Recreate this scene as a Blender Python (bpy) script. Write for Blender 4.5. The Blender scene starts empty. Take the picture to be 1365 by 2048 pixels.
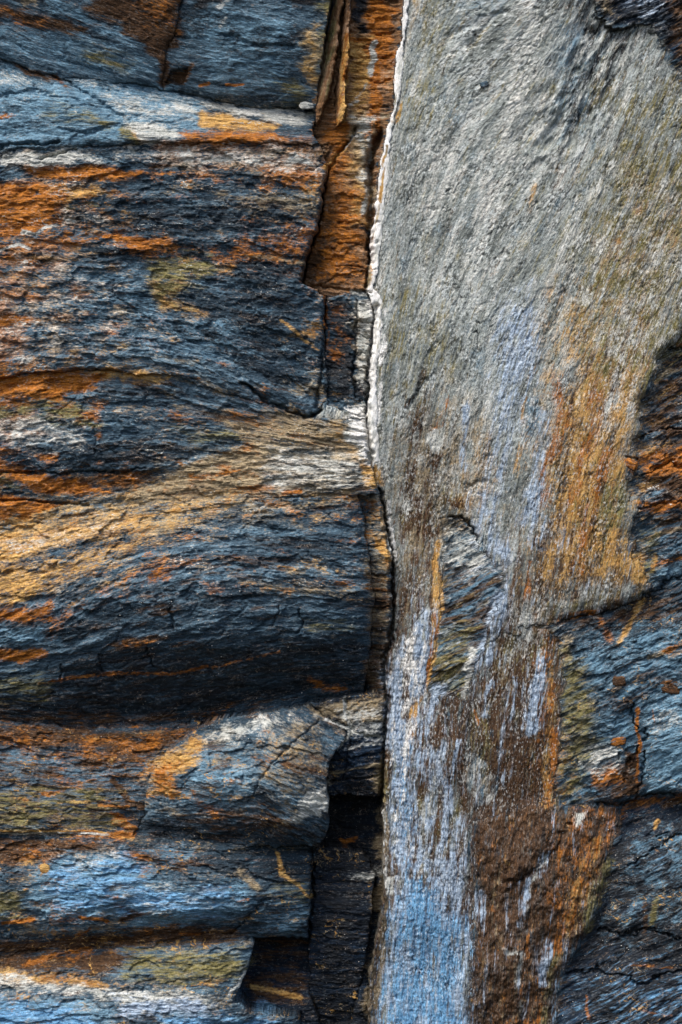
import bpy, math
import numpy as np

C = bpy.context.scene.collection
# ------------------------------------------------------------------ camera, sky, sun, exposure
S = 0.002                    # metres per photo pixel of rock
ZC = 3.2                     # height of the picture centre above the beach
W, H = 1365, 2048
cam = bpy.data.cameras.new("camera")
cam_o = bpy.data.objects.new("camera", cam)
C.objects.link(cam_o)
cam_o.location = (0, -12.0, ZC)
cam_o.rotation_euler = (math.radians(90), 0, 0)
cam.sensor_fit = 'VERTICAL'
cam.sensor_height = 24.0
cam.sensor_width = 24.0
cam.lens = 24.0 * 12.0 / (H * S)
cam.clip_end = 500
sc = bpy.context.scene
sc.camera = cam_o

SUN_EL, SUN_AZ = math.radians(58), math.radians(-38)      # azimuth measured from the viewer's side, minus = left
sunvec = np.array([math.cos(SUN_EL) * math.sin(SUN_AZ), -math.cos(SUN_EL) * math.cos(SUN_AZ), math.sin(SUN_EL)])
world = bpy.data.worlds.new("World")
sc.world = world
world.use_nodes = True
wn = world.node_tree
sky = wn.nodes.new("ShaderNodeTexSky")
sky.sky_type = 'NISHITA'
sky.sun_disc = False
sky.sun_elevation = SUN_EL
sky.sun_rotation = math.atan2(sunvec[0], sunvec[1])
sky.dust_density = 2.5
wn.links.new(sky.outputs[0], wn.nodes["Background"].inputs[0])
wn.nodes["Background"].inputs[1].default_value = 0.125
sun = bpy.data.lights.new("sun", 'SUN')
sun.energy = 2.8
sun.angle = math.radians(34)
sun.color = (1.0, 0.95, 0.88)
sun_o = bpy.data.objects.new("sun", sun)
C.objects.link(sun_o)
from mathutils import Vector
sun_o.rotation_euler = Vector(sunvec).to_track_quat('Z', 'Y').to_euler()
vs = sc.view_settings
vs.view_transform = 'Standard'
vs.look = 'None'
vs.exposure = 0.55
vs.gamma = 1.0
vs.use_curve_mapping = False

# ------------------------------------------------------------------ grid over the wall
STEP = 1.6
gx = np.arange(-150, 1515 + 1, STEP, dtype=np.float32)
gy = np.arange(-190, 2238 + 1, STEP, dtype=np.float32)
X, Y = np.meshgrid(gx, gy)
NY, NX = X.shape
f4 = np.float32


def hash2(ix, iy, seed):
    h = (ix.astype(np.int64) * 374761393 + iy.astype(np.int64) * 668265263 + seed * 974634777) & 0xFFFFFFFF
    h = ((h ^ (h >> 13)) * 1274126177) & 0xFFFFFFFF
    return (h ^ (h >> 16)) & 0xFFFFFFFF


def rnd(ix, iy, seed):
    return (hash2(ix, iy, seed) & 0xFFFF).astype(f4) / 65535.0


_ang = np.linspace(0, 2 * np.pi, 256, endpoint=False).astype(f4)
_GX, _GY = np.cos(_ang), np.sin(_ang)


def perlin(x, y, seed):
    xi, yi = np.floor(x), np.floor(y)
    xf, yf = (x - xi).astype(f4), (y - yi).astype(f4)
    xi, yi = xi.astype(np.int32), yi.astype(np.int32)
    u = xf * xf * xf * (xf * (xf * 6 - 15) + 10)
    v = yf * yf * yf * (yf * (yf * 6 - 15) + 10)

    def g(ox, oy):
        k = hash2(xi + ox, yi + oy, seed) & 255
        return _GX[k] * (xf - ox) + _GY[k] * (yf - oy)
    a = g(0, 0); a += u * (g(1, 0) - a)
    b = g(0, 1); b += u * (g(1, 1) - b)
    return (a + v * (b - a)) * 1.4


def fbm(x, y, octs, seed, gain=0.5):
    out = np.zeros(np.broadcast(x, y).shape, f4)
    a, n, f = 1.0, 0.0, 1.0
    for o in range(octs):
        out += a * perlin(x * f, y * f, seed + o * 17)
        n += a
        a *= gain
        f *= 2.03
    return out / n


def ridged(x, y, octs, seed, gain=0.5):
    out = np.zeros(np.broadcast(x, y).shape, f4)
    a, n, f = 1.0, 0.0, 1.0
    for o in range(octs):
        out += a * (1 - 2 * np.abs(perlin(x * f, y * f, seed + o * 13)))
        n += a
        a *= gain
        f *= 2.03
    return out / n


def sstep(a, b, v):
    t = np.clip((v - a) / (b - a), 0, 1)
    return t * t * (3 - 2 * t)


# ------------------------------------------------------------------ geometry helpers in photo pixels
def seg_dist(px, py, pts, closed):
    d = np.full(px.shape, 1e9, f4)
    n = len(pts)
    for i in range(n if closed else n - 1):
        ax, ay = pts[i][:2]
        bx, by = pts[(i + 1) % n][:2]
        dx, dy = bx - ax, by - ay
        l2 = dx * dx + dy * dy + 1e-9
        t = np.clip(((px - ax) * dx + (py - ay) * dy) / l2, 0, 1)
        d = np.minimum(d, (px - ax - t * dx) ** 2 + (py - ay - t * dy) ** 2)
    return np.sqrt(d)


def inside(px, py, pts):
    c = np.zeros(px.shape, bool)
    n = len(pts)
    for i in range(n):
        ax, ay = pts[i]
        bx, by = pts[(i + 1) % n]
        if ay == by:
            continue
        c ^= ((ay > py) != (by > py)) & (px < (bx - ax) * (py - ay) / (by - ay) + ax)
    return c


def window(pts, m):
    xs, ys = [p[0] for p in pts], [p[1] for p in pts]
    i0 = max(0, int((min(xs) - m - gx[0]) / STEP)); i1 = min(NX, int((max(xs) + m - gx[0]) / STEP) + 2)
    j0 = max(0, int((min(ys) - m - gy[0]) / STEP)); j1 = min(NY, int((max(ys) + m - gy[0]) / STEP) + 2)
    return slice(j0, max(j0, j1)), slice(i0, max(i0, i1))


# small smooth warp that roughens every joint
wjx = 7 * fbm(X / 60, Y / 60, 3, 11) + 3 * perlin(X / 14, Y / 14, 14)
wjy = 7 * fbm(X / 60, Y / 60, 3, 12) + 3 * perlin(X / 14, Y / 14, 15) + 9 * fbm(X / 110, Y / 26, 4, 16)
rag = 1 + 1.3 * sstep(880, 1000, X)
wjx *= rag
wjy *= rag
tl_ = (.92 * Y + .42 * X + 14 * perlin(X / 70, Y / 70, 18)) / 17
wjx += sstep(1150, 1240, X) * 30 * (rnd(np.floor(tl_).astype(np.int32), np.zeros(X.shape, np.int32), 19) - .5)
JX, JY = X + wjx, Y + wjy

# ------------------------------------------------------------------ the blocks of the cliff
# key: (polygon) painted in order; id = position
SEAM = [(815, -260), (815, 0), (806, 80), (800, 190), (783, 250), (772, 300), (762, 400), (752, 480), (744, 580), (758, 605),
        (755, 680), (748, 760), (742, 830), (742, 930), (760, 985), (774, 1060), (784, 1120), (785, 1240), (772, 1320),
        (775, 1400), (772, 1480), (765, 1600), (768, 1720), (768, 1800), (753, 1880), (743, 1950), (738, 2048), (734, 2300)]


def seam(y0, y1, dx=0):
    return [(x + dx, y) for x, y in SEAM if y0 <= y <= y1]


L1 = [(-300, 60), (0, 112), (60, 140), (110, 152), (165, 155), (240, 162), (325, 172), (400, 188), (500, 202), (600, 213), (635, 216)]
L2 = [(-300, 330), (0, 312), (60, 300), (150, 296), (300, 290), (400, 289), (500, 285), (640, 290)]
L3 = [(-300, 770), (0, 758), (100, 742), (200, 738), (350, 752), (450, 785), (540, 810), (620, 838), (742, 838)]
L4 = [(-300, 1075), (0, 1052), (100, 1040), (200, 1022), (300, 1010), (400, 1000), (560, 995), (700, 990), (760, 985)]
L5 = [(-300, 1430), (0, 1440), (100, 1452), (200, 1457), (300, 1455), (400, 1442), (520, 1424), (620, 1408), (700, 1394), (775, 1385)]
L6 = [(-300, 1640), (0, 1657), (150, 1662), (270, 1668), (400, 1680), (520, 1688), (640, 1694)]
L7 = [(-300, 1925), (0, 1908), (100, 1898), (200, 1890), (350, 1882), (450, 1876), (505, 1874)]
R = lambda l: list(reversed(l))
ED = [(640, 290), (655, 330), (645, 380), (637, 450), (612, 520), (606, 560), (650, 590)]

REG = {}
ORDER = []


def region(key, pts):
    REG[key] = pts
    ORDER.append(key)


region('slab', [(700, -300), (1700, -300), (1700, 2400), (700, 2400)])
region('blockA', [(-300, -300), (378, -300), (366, 0), (352, 60), (332, 100), (325, 172)] + R(L1[:6]))
region('blockB', [(378, -300), (690, -300), (672, 0), (652, 60), (645, 120), (635, 216)] + R(L1[6:-1]) + [(332, 100), (352, 60), (366, 0)])
region('ledge', L1 + [(626, 262), (640, 290)] + R(L2[:-1]))
region('bed1', L2[:-1] + ED + [(650, 700), (655, 800), (620, 838)] + R(L3[:-2]))
region('bed2', L3 + seam(838, 984) + R(L4))
region('bulge', L4[:-2] + [(716, 988), (728, 1040), (738, 1120), (748, 1200), (742, 1290), (728, 1390)] + R(L5[:-2]))
region('pillarC', [(716, 988), (760, 985)] + seam(1000, 1380) + [(775, 1385), (728, 1390), (742, 1290), (748, 1200), (738, 1120), (728, 1040)])
region('pillarA', [(690, -300), (815, -300)] + seam(0, 590) + [(650, 590)] + R(ED[:-1]) + [(626, 262), (635, 216), (645, 120), (652, 60), (672, 0)])
region('pillarB', [(650, 590)] + seam(580, 835) + [(742, 838), (700, 822), (655, 810), (650, 700)])
region('low1', L5[:6] + [(398, 1446), (335, 1505), (296, 1560), (292, 1620), (270, 1668)] + R(L6[:3]))
region('alcove', [(640, 1700), (655, 1640), (662, 1590), (700, 1560)] + seam(1590, 2300) + [(600, 2300), (600, 2040), (500, 2015), (470, 1990), (490, 1950), (505, 1900), (505, 1874), (612, 1880), (620, 1750)])
region('hump', [(398, 1446)] + L5[6:8] + [(660, 1436), (690, 1470), (664, 1510), (652, 1560), (660, 1600), (655, 1660), (640, 1694)] + R(L6[3:-1]) + [(270, 1668), (292, 1620), (296, 1560), (335, 1505)])
region('veined', [(620, 1408), (700, 1394), (775, 1385)] + seam(1390, 1600) + [(758, 1600), (700, 1595), (660, 1600), (652, 1560), (664, 1510), (690, 1470), (660, 1436)])
region('low2', L6 + [(626, 1760), (616, 1880), (505, 1874)] + R(L7[:-1]))
region('foot', L7 + [(508, 1900), (492, 1950), (470, 1990), (500, 2012), (600, 2035), (610, 2300), (-300, 2300)])
region('column', [(632, 1700), (680, 1702), (735, 1722), (752, 1760), (740, 1860), (738, 1920), (720, 1990), (700, 2060), (640, 2070), (618, 1990), (618, 1800)])
region('sliver1', [(676, -300), (694, -300), (690, 0), (676, 90), (662, 170), (648, 215), (634, 250), (632, 215), (648, 100), (664, 0)])
region('sliver2', [(700, -300), (712, -300), (704, 0), (698, 100), (690, 235), (672, 250), (668, 190), (682, 90), (692, 0)])
region('strata', [(884, 1040), (915, 1030), (942, 1050), (960, 1100), (1000, 1140), (1010, 1190), (985, 1230), (960, 1300), (935, 1380), (880, 1400), (845, 1385), (862, 1320), (876, 1250), (888, 1160)])
region('knob', [(1192, -300), (1700, -300), (1700, 300), (1400, 215), (1352, 165), (1338, 110), (1290, 62), (1225, 62), (1195, 20)])
region('edge', [(1700, 540), (1365, 650), (1330, 702), (1288, 800), (1262, 925), (1266, 1080), (1300, 1186), (1365, 1165), (1700, 1060)])
region('lower', [(788, 1235), (830, 1300), (850, 1385), (935, 1395), (965, 1290), (1060, 1250), (1112, 1240), (1122, 1330), (1112, 1450), (1110, 1600), (1030, 1618), (945, 1640), (948, 1800), (935, 2300), (730, 2300)] + R(seam(1240, 2050)))
region('face', [(1060, 1250), (1200, 1222), (1300, 1186), (1365, 1165), (1700, 1060), (1700, 1560), (1365, 1582), (1240, 1602), (1170, 1610), (1110, 1600), (1116, 1450), (1122, 1330), (1112, 1262)])
region('rubble', [(945, 1640), (1030, 1618), (1110, 1600), (1170, 1610), (1240, 1602), (1250, 1650), (1215, 1760), (1165, 1870), (1115, 1960), (1085, 2300), (930, 2300), (948, 1800)])
region('dark', [(1240, 1602), (1365, 1582), (1700, 1560), (1700, 2300), (1085, 2300), (1115, 1960), (1165, 1870), (1215, 1760), (1250, 1650)])
region('brown', [(940, 1642), (1030, 1616), (1090, 1606), (1105, 1660), (1072, 1720), (1020, 1765), (985, 1800), (950, 1740)])
region('cornerA', [(1276, 1408), (1330, 1380), (1700, 1330), (1700, 1560), (1365, 1580), (1280, 1590)])
region('cornerB', [(1150, 1488), (1200, 1470), (1276, 1408), (1280, 1590), (1200, 1602), (1158, 1560)])
region('crust', [(798, 1275), (838, 1240), (862, 1200), (872, 1290), (850, 1370), (880, 1400), (905, 1500), (925, 1600), (948, 1690), (942, 1850), (930, 2300), (736, 2300), (742, 2048), (750, 1950), (776, 1840), (782, 1700), (780, 1560), (780, 1420)])
region('vein', [(812, -300), (823, -300), (822, 0), (812, 60), (808, 88), (806, 96), (804, 190), (793, 215), (788, 245), (781, 300), (772, 400), (764, 480), (749, 575), (765, 602), (761, 690), (752, 770), (757, 850), (756, 925), (746, 932), (735, 915), (737, 870), (734, 835), (741, 760), (744, 700), (749, 614), (735, 588), (742, 480), (752, 400), (764, 310), (777, 250), (790, 205), (792, 100), (803, 80), (806, 0)])

LAB = np.full(X.shape, ORDER.index('slab'), np.int16)
for i, k in enumerate(ORDER):
    w = window(REG[k], 40)
    m = inside(JX[w], JY[w], REG[k])
    LAB[w][m] = i
# left of the seam nothing may stay slab
LID = {k: i for i, k in enumerate(ORDER)}


def isreg(*ks):
    m = np.zeros(LAB.shape, bool)
    for k in ks:
        m |= LAB == LID[k]
    return m


# distance to the nearest joint (chamfer, in pixels, up to 40)
bd = np.zeros(LAB.shape, bool)
bd[:, 1:] |= LAB[:, 1:] != LAB[:, :-1]
bd[1:, :] |= LAB[1:, :] != LAB[:-1, :]
DJ = np.where(bd, 0, 99).astype(f4)
for _ in range(22):
    for ax, sh, c in ((0, 1, 1), (0, -1, 1), (1, 1, 1), (1, -1, 1)):
        DJ = np.minimum(DJ, np.roll(DJ, sh, ax) + c)
    for sy, sx in ((1, 1), (1, -1), (-1, 1), (-1, -1)):
        DJ = np.minimum(DJ, np.roll(np.roll(DJ, sy, 0), sx, 1) + 1.41)
DJ *= STEP

# ------------------------------------------------------------------ grain: s runs along the layering, t across it
LX = [-160, 0, 100, 200, 300, 400, 500, 600, 700, 800]
LINES = [(-260, [-330, -290, -262, -240, -215, -190, -170, -150, -130, -120]),
         (0, [-70, -30, 0, 35, 62, 80, 92, 100, 105, 110]),
         (150, [75, 112, 150, 158, 170, 188, 202, 213, 222, 230]),
         (300, [330, 312, 298, 294, 290, 288, 285, 287, 290, 295]),
         (450, [455, 452, 452, 455, 452, 455, 460, 466, 470, 472]),
         (600, [580, 585, 592, 600, 608, 622, 638, 650, 660, 668]),
         (740, [775, 758, 742, 738, 746, 765, 795, 830, 850, 865]),
         (860, [890, 880, 872, 866, 868, 874, 880, 890, 900, 905]),
         (1010, [1080, 1052, 1040, 1022, 1010, 1000, 997, 994, 990, 985]),
         (1160, [1270, 1235, 1205, 1170, 1140, 1122, 1122, 1135, 1150, 1160]),
         (1300, [1360, 1345, 1330, 1312, 1295, 1278, 1268, 1262, 1262, 1262]),
         (1440, [1425, 1440, 1452, 1457, 1455, 1442, 1424, 1408, 1394, 1380]),
         (1660, [1640, 1657, 1660, 1664, 1670, 1680, 1688, 1692, 1694, 1696]),
         (1890, [1925, 1908, 1898, 1890, 1885, 1880, 1874, 1876, 1880, 1884]),
         (2300, [2310, 2300, 2300, 2300, 2300, 2300, 2300, 2300, 2300, 2300])]
TL = np.zeros_like(X)
LYs = np.array([np.interp(gx, LX, l[1]) for l in LINES])
LTs = np.array([l[0] for l in LINES], float)
for i in range(NX):
    TL[:, i] = np.interp(gy, LYs[:, i], LTs)
kk = np.interp(gy, [-200, 500, 1050, 2300], [0.42, 0.40, 0.20, 0.06])
FY = np.concatenate([[0], np.cumsum(0.5 * (kk[1:] + kk[:-1]) * STEP)]).astype(f4)
TS = X + (FY - np.interp(1000, gy, FY))[:, None] * (0.55 + 0.45 * sstep(800, 1150, X))   # slab: across
SS = Y * 1.0
TO = Y * 0.92 + 0.42 * X + 10 * fbm(X / 120, Y / 120, 2, 71)
SO = 0.92 * X - 0.42 * Y
FLOW = {}
for k in ORDER:
    FLOW[k] = 'strata'
for k in ('slab', 'crust', 'lower', 'rubble', 'vein', 'sliver1', 'sliver2', 'brown'):
    FLOW[k] = 'slab'
for k in ('knob', 'edge', 'face', 'dark', 'cornerA', 'cornerB', 'strata'):
    FLOW[k] = 'oblique'
Sc, Tc = X.copy(), TL.copy()
VERT = isreg(*[k for k in ORDER if FLOW[k] == 'slab'])
OBL = isreg(*[k for k in ORDER if FLOW[k] == 'oblique'])
Sc[VERT], Tc[VERT] = SS[VERT], TS[VERT]
Sc[OBL], Tc[OBL] = SO[OBL], TO[OBL]
hm = isreg('hump')                            # layers in the hump lean down to the right at its nose
Tc[hm] += 0.35 * np.maximum(X[hm] - 520, 0) * -1
bA = isreg('blockA')
Tc[bA] = (Y - 0.30 * X)[bA]

# ------------------------------------------------------------------ large shape of each block: thin plate through a few measured depths
def tps(pts, x, y):
    p = np.array(pts, float)
    n = len(p)
    sc_ = 400.0
    q = p[:, :2] / sc_
    d2 = ((q[:, None] - q[None]) ** 2).sum(-1)
    K = np.where(d2 > 0, 0.5 * d2 * np.log(d2 + 1e-12), 0) + 0.02 * np.eye(n)
    P = np.c_[np.ones(n), q]
    A = np.zeros((n + 3, n + 3))
    A[:n, :n], A[:n, n:], A[n:, :n] = K, P, P.T
    s = np.linalg.solve(A, np.r_[p[:, 2], 0, 0, 0])
    out = s[n] + s[n + 1] * x / sc_ + s[n + 2] * y / sc_
    for i in range(n):
        d = (x / sc_ - q[i, 0]) ** 2 + (y / sc_ - q[i, 1]) ** 2
        out = out + s[i] * 0.5 * d * np.log(d + 1e-12)
    return out


DEPTH = {
    'blockA': [(-150, -150, .16), (0, 0, .10), (0, 100, .03), (200, 0, .09), (200, 130, .0), (330, 0, .10), (330, 150, -.02), (330, -180, .2)],
    'blockB': [(380, -150, .13), (380, 0, .05), (380, 150, -.03), (500, 30, .08), (500, 110, .02), (500, 190, -.05), (620, 0, .08), (620, 190, -.04), (560, 80, .08)],
    'ledge': [(-150, 100, 0), (0, 130, .0), (0, 230, .06), (0, 300, .05), (150, 165, -.0), (150, 230, .08), (150, 285, .05), (300, 180, -.05), (300, 250, .05), (300, 285, .09), (450, 210, -.07), (450, 280, .07), (600, 220, -.10), (600, 280, .05)],
    'bed1': [(-150, 320, .05), (0, 330, .06), (0, 540, .10), (0, 740, .12), (300, 310, .07), (300, 420, .07), (300, 600, .05), (300, 740, .10), (600, 310, .04), (600, 430, .05), (560, 600, .02), (640, 620, .0), (600, 820, -.02), (450, 720, .05), (640, 800, -.04)],
    'bed2': [(-150, 780, .02), (0, 770, .04), (0, 900, .08), (0, 1040, .0), (200, 760, .02), (200, 900, .05), (200, 1010, -.03), (400, 790, .03), (400, 900, .01), (400, 985, .03), (560, 830, -.02), (560, 980, .08), (730, 840, -.04), (730, 970, .05)],
    'bulge': [(-150, 1080, .0), (0, 1060, .0), (0, 1200, .12), (0, 1320, .06), (0, 1430, -.04), (200, 1030, .02), (200, 1200, .18), (200, 1320, .08), (200, 1440, -.13), (400, 1010, .06), (400, 1130, .20), (400, 1240, .20), (400, 1340, .03), (400, 1430, -.17), (600, 1000, .05), (600, 1150, .14), (600, 1260, .14), (600, 1330, .03), (600, 1395, -.16), (710, 1000, .03), (720, 1200, .08), (715, 1380, -.15)],
    'pillarC': [(740, 990, -.02), (760, 1100, .0), (770, 1250, -.03), (750, 1380, -.14)],
    'pillarA': [(720, -180, -.05), (720, 0, -.06), (790, 0, -.05), (720, 250, -.04), (770, 250, -.03), (670, 350, -.08), (740, 350, -.04), (640, 550, -.09), (730, 570, -.04)],
    'pillarB': [(655, 600, -.05), (740, 600, -.05), (660, 800, -.06), (740, 800, -.05)],
    'low1': [(-150, 1450, -.02), (0, 1460, -.02), (0, 1560, .05), (0, 1650, .08), (200, 1465, -.06), (200, 1560, .02), (200, 1655, .05), (330, 1460, -.06), (280, 1600, .0), (280, 1660, .0)],
    'hump': [(420, 1450, -.04), (340, 1510, .03), (310, 1600, .02), (300, 1660, .0), (480, 1450, .05), (450, 1530, .14), (450, 1620, .08), (450, 1680, -.02), (600, 1430, .03), (600, 1540, .17), (600, 1620, .13), (630, 1690, -.02), (660, 1450, -.03)],
    'veined': [(640, 1415, -.04), (700, 1410, -.04), (765, 1400, -.05), (700, 1480, -.02), (760, 1480, -.04), (700, 1590, -.14), (760, 1590, -.12)],
    'alcove': [(660, 1620, -.36), (760, 1620, -.30), (700, 1700, -.30), (550, 1880, -.34), (550, 2000, -.16), (700, 1900, -.24), (700, 2230, -.2)],
    'column': [(640, 1710, -.16), (740, 1730, -.16), (640, 1850, -.13), (720, 1850, -.13), (670, 2050, -.24)],
    'low2': [(-150, 1660, .0), (0, 1670, .03), (0, 1780, .12), (0, 1880, .02), (200, 1680, .06), (200, 1760, .14), (200, 1850, .08), (200, 1885, -.04), (400, 1690, .0), (400, 1780, .14), (400, 1840, .06), (400, 1875, -.04), (530, 1780, .08), (540, 1700, -.04), (620, 1720, -.08), (600, 1860, -.06), (500, 1850, -.02)],
    'foot': [(-150, 1930, .0), (0, 1915, .0), (0, 1970, .10), (0, 2040, .14), (200, 1900, .02), (200, 1990, .14), (200, 2200, .2), (450, 1885, .08), (450, 1960, .12), (480, 1910, .07), (400, 2040, .16), (580, 2050, -.02), (580, 2200, .02)],
    'sliver1': [(690, -200, .0), (675, 50, .0), (640, 230, -.03)],
    'sliver2': [(705, -200, .02), (695, 50, .01), (680, 230, -.03)],
    'slab': [(820, -180, -.02), (820, 100, -.02), (790, 500, -.02), (770, 900, -.03), (1000, -180, .06), (1000, 100, .05), (1000, 500, .06), (1000, 900, .07), (850, 1200, .0), (1000, 1200, .09), (1150, 200, .06), (1180, -150, .07), (1300, 300, .12), (1300, 600, .115), (1200, 900, .125), (1200, 1180, .115), (1450, 300, .13), (1120, 100, .04), (1280, 1150, .105)],
    'vein': [(815, 0, .0), (800, 190, .0), (770, 300, .0), (745, 560, -.01), (755, 700, .0), (745, 900, -.01)],
    'strata': [(900, 1050, -.02), (960, 1120, .03), (900, 1250, .02), (980, 1200, .05), (900, 1380, .03)],
    'knob': [(1210, -150, .12), (1240, 40, .12), (1320, 40, .17), (1350, 140, .16), (1500, 100, .22)],
    'edge': [(1350, 690, .09), (1300, 820, .09), (1280, 930, .11), (1285, 1050, .10), (1310, 1170, .07), (1365, 760, .06), (1365, 900, .10), (1340, 990, .13), (1365, 1100, .09), (1450, 700, .1), (1450, 900, .13), (1450, 1100, .09)],
    'lower': [(790, 1300, -.03), (850, 1400, .0), (940, 1400, .05), (1080, 1270, .06), (1100, 1400, .07), (1000, 1500, .07), (1090, 1580, .05), (920, 1620, .02), (940, 1800, .03), (850, 1900, .02), (760, 2200, .0)],
    'crust': [(800, 1300, -.01), (860, 1280, .03), (830, 1500, .02), (890, 1500, .05), (790, 1700, .01), (930, 1700, .06), (760, 1950, .0), (920, 1950, .06), (840, 1850, .07), (840, 2200, .07)],
    'face': [(1100, 1270, .07), (1200, 1240, .075), (1350, 1185, .06), (1250, 1262, .05), (1150, 1400, .10), (1250, 1330, .12), (1350, 1300, .13), (1450, 1250, .12), (1200, 1470, .10), (1340, 1370, .10), (1130, 1580, .05), (1220, 1600, .0), (1450, 1550, .1)],
    'rubble': [(960, 1800, .03), (1100, 1650, .08), (1200, 1640, .04), (1150, 1760, .10), (1050, 1850, .08), (1000, 1950, .10), (1080, 1980, .05), (960, 2040, .04), (1000, 2200, .1)],
    'dark': [(1260, 1620, .0), (1365, 1600, .02), (1260, 1720, .06), (1350, 1700, .10), (1200, 1830, .04), (1330, 1850, .08), (1150, 1960, .03), (1250, 1980, .10), (1350, 2000, .06), (1120, 2200, .04), (1450, 2200, .1), (1280, 1900, .03)],
    'brown': [(960, 1660, .05), (1040, 1630, .06), (1090, 1640, .08), (1040, 1720, .10), (980, 1760, .06)],
    'cornerA': [(1290, 1420, .11), (1360, 1400, .12), (1290, 1580, .07), (1450, 1500, .14), (1360, 1480, .15)],
    'cornerB': [(1160, 1500, .07), (1260, 1430, .08), (1220, 1500, .11), (1180, 1580, .07), (1260, 1590, .05)],
}
FAM = ('slab', 'crust', 'lower', 'strata', 'vein')
fam = sum((DEPTH[k] for k in FAM), [])
for k, f in (('bed1', .7), ('bed2', .7), ('bulge', .85), ('low1', .95), ('low2', 1.0), ('foot', .95), ('hump', .95), ('blockA', .8), ('blockB', .9)):
    DEPTH[k] = [(x, y, z * f + .01) for x, y, z in DEPTH[k]]
HT = np.zeros_like(X)
for k in ORDER:
    m = LAB == LID[k]
    if k in FAM:
        DEPTH[k] = fam
    HT[m] = tps(DEPTH[k], X[m].astype(float), Y[m].astype(float)).astype(f4)

# lines of breakage with their own depth: (points, half width px, depth m)
CRACKS = []


def crack(w, d, *pts):
    CRACKS.append((w, d, pts))


crack(7, .09, (762, 262), (748, 290), (744, 330), (743, 380), (742, 440), (738, 520))
crack(3, .05, (738, 520), (736, 570))
crack(4, .05, (752, 612), (748, 660), (741, 700), (740, 760), (736, 800), (738, 900), (741, 925))
crack(5, .06, (760, 985), (774, 1060), (784, 1120), (786, 1240), (772, 1320), (775, 1400), (770, 1480), (764, 1600))
crack(3, .04, (606, 560), (612, 520), (637, 450), (645, 380), (655, 335), (690, 285), (712, 250))
crack(3, .03, (650, 590), (648, 690), (640, 760), (632, 830))
crack(3, .05, (480, 765), (540, 806), (620, 836), (640, 820))
crack(2.5, .03, (745, 585), (690, 575), (610, 566))
crack(2.5, .03, (715, 600), (712, 680), (706, 740), (712, 790))
crack(3, .018, (105, 150), (165, 182), (215, 215), (262, 246)), crack(3, .014, (0, 197), (55, 182), (115, 192), (160, 200)), crack(3, .014, (120, 255), (180, 268), (240, 252)), crack(2.5, .012, (420, 222), (490, 226), (545, 246)), crack(4, .016, (450, 72), (520, 92), (590, 96)), crack(3, .04, (0, 300), (60, 288), (120, 288)), crack(2.5, .03, (85, 315), (150, 305))
crack(9, .012, (900, 75), (940, 50), (1000, 35))
crack(9, .016, (940, 95), (965, 60), (1010, 30))
crack(3, .03, (815, 632), (845, 775), (818, 815)) if False else None
crack(5, .012, (850, 760), (835, 790), (818, 820))
crack(5, .012, (935, 985), (965, 962))
crack(3, .035, (900, 1035), (935, 1040), (955, 1075))
crack(6, .02, (1120, 1240), (1200, 1226))
crack(3, .02, (1190, 1228), (1300, 1186), (1400, 1155))
crack(2.5, .03, (1276, 1408), (1280, 1490), (1260, 1590))
crack(3, .03, (1190, 1606), (1240, 1602), (1365, 1582))
crack(2.5, .03, (1245, 1500), (1235, 1555))
crack(2, .02, (200, 1310), (204, 1345), (198, 1330)), crack(2, .02, (124, 1330), (122, 1360)), crack(2, .02, (345, 1210), (352, 1255)), crack(2, .02, (296, 1295), (310, 1335))
crack(2, .02, (560, 1210), (545, 1250)), crack(2, .02, (600, 1220), (610, 1250), (595, 1262))
crack(2.2, .014, (540, 1530), (560, 1505), (600, 1470), (640, 1440))
crack(2.2, .012, (500, 1600), (515, 1560), (545, 1525), (590, 1515))
crack(2.5, .04, (624, 1700), (626, 1790), (618, 1880))
crack(3, .025, (460, 1865), (510, 1815), (540, 1790))
crack(2.5, .02, (660, 1440), (720, 1470), (770, 1480)), crack(2.5, .02, (690, 1400), (700, 1470), (690, 1560)), crack(2.5, .02, (660, 1570), (770, 1550)), crack(2.5, .02, (655, 1525), (765, 1510))
crack(2, .012, (190, 855), (194, 905))
crack(2.5, .025, (0, 950), (150, 945), (290, 940)), crack(2.5, .03, (0, 1000), (180, 1008))

crack(2.5, .025, (1270, 920), (1240, 918)), crack(2.5, .025, (1262, 1015), (1320, 1000), (1365, 1004)), crack(2.5, .025, (1290, 940), (1340, 930), (1400, 950))
crack(3, .04, (1330, 702), (1365, 690), (1400, 680)), crack(2.5, .03, (1290, 870), (1340, 860), (1400, 850))
crack(2.5, .03, (1270, 1730), (1300, 1690), (1365, 1660)), crack(2.5, .03, (1200, 1850), (1260, 1870), (1300, 1850), (1365, 1870)), crack(2.5, .03, (1130, 1940), (1200, 1930), (1280, 1960), (1365, 1930))
crack(4, .014, (1010, 1770), (1060, 1740), (1110, 1700), (1130, 1650))
for cy in (55, 105, 150, 205, 440, 480, 530):
    crack(2, .015, (700 - cy * .05, cy), (760 - cy * .03, cy + 6), (795 - cy * .08, cy + 2))
for cy in (640, 672, 705, 735):
    crack(2.2, .02, (700, cy), (725, cy - 3), (745, cy + 3))
for cy in (1030, 1090, 1150, 1210, 1262, 1300, 1340):
    crack(2.2, .02, (735, cy), (760, cy + 4), (782, cy))
NOTCH = [(343, 133), (376, 131), (368, 164), (333, 160)]
GROOVE = np.zeros_like(X)
w = window(NOTCH, 30)
GROOVE[w] = .035 * inside(JX[w], JY[w], NOTCH)
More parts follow.
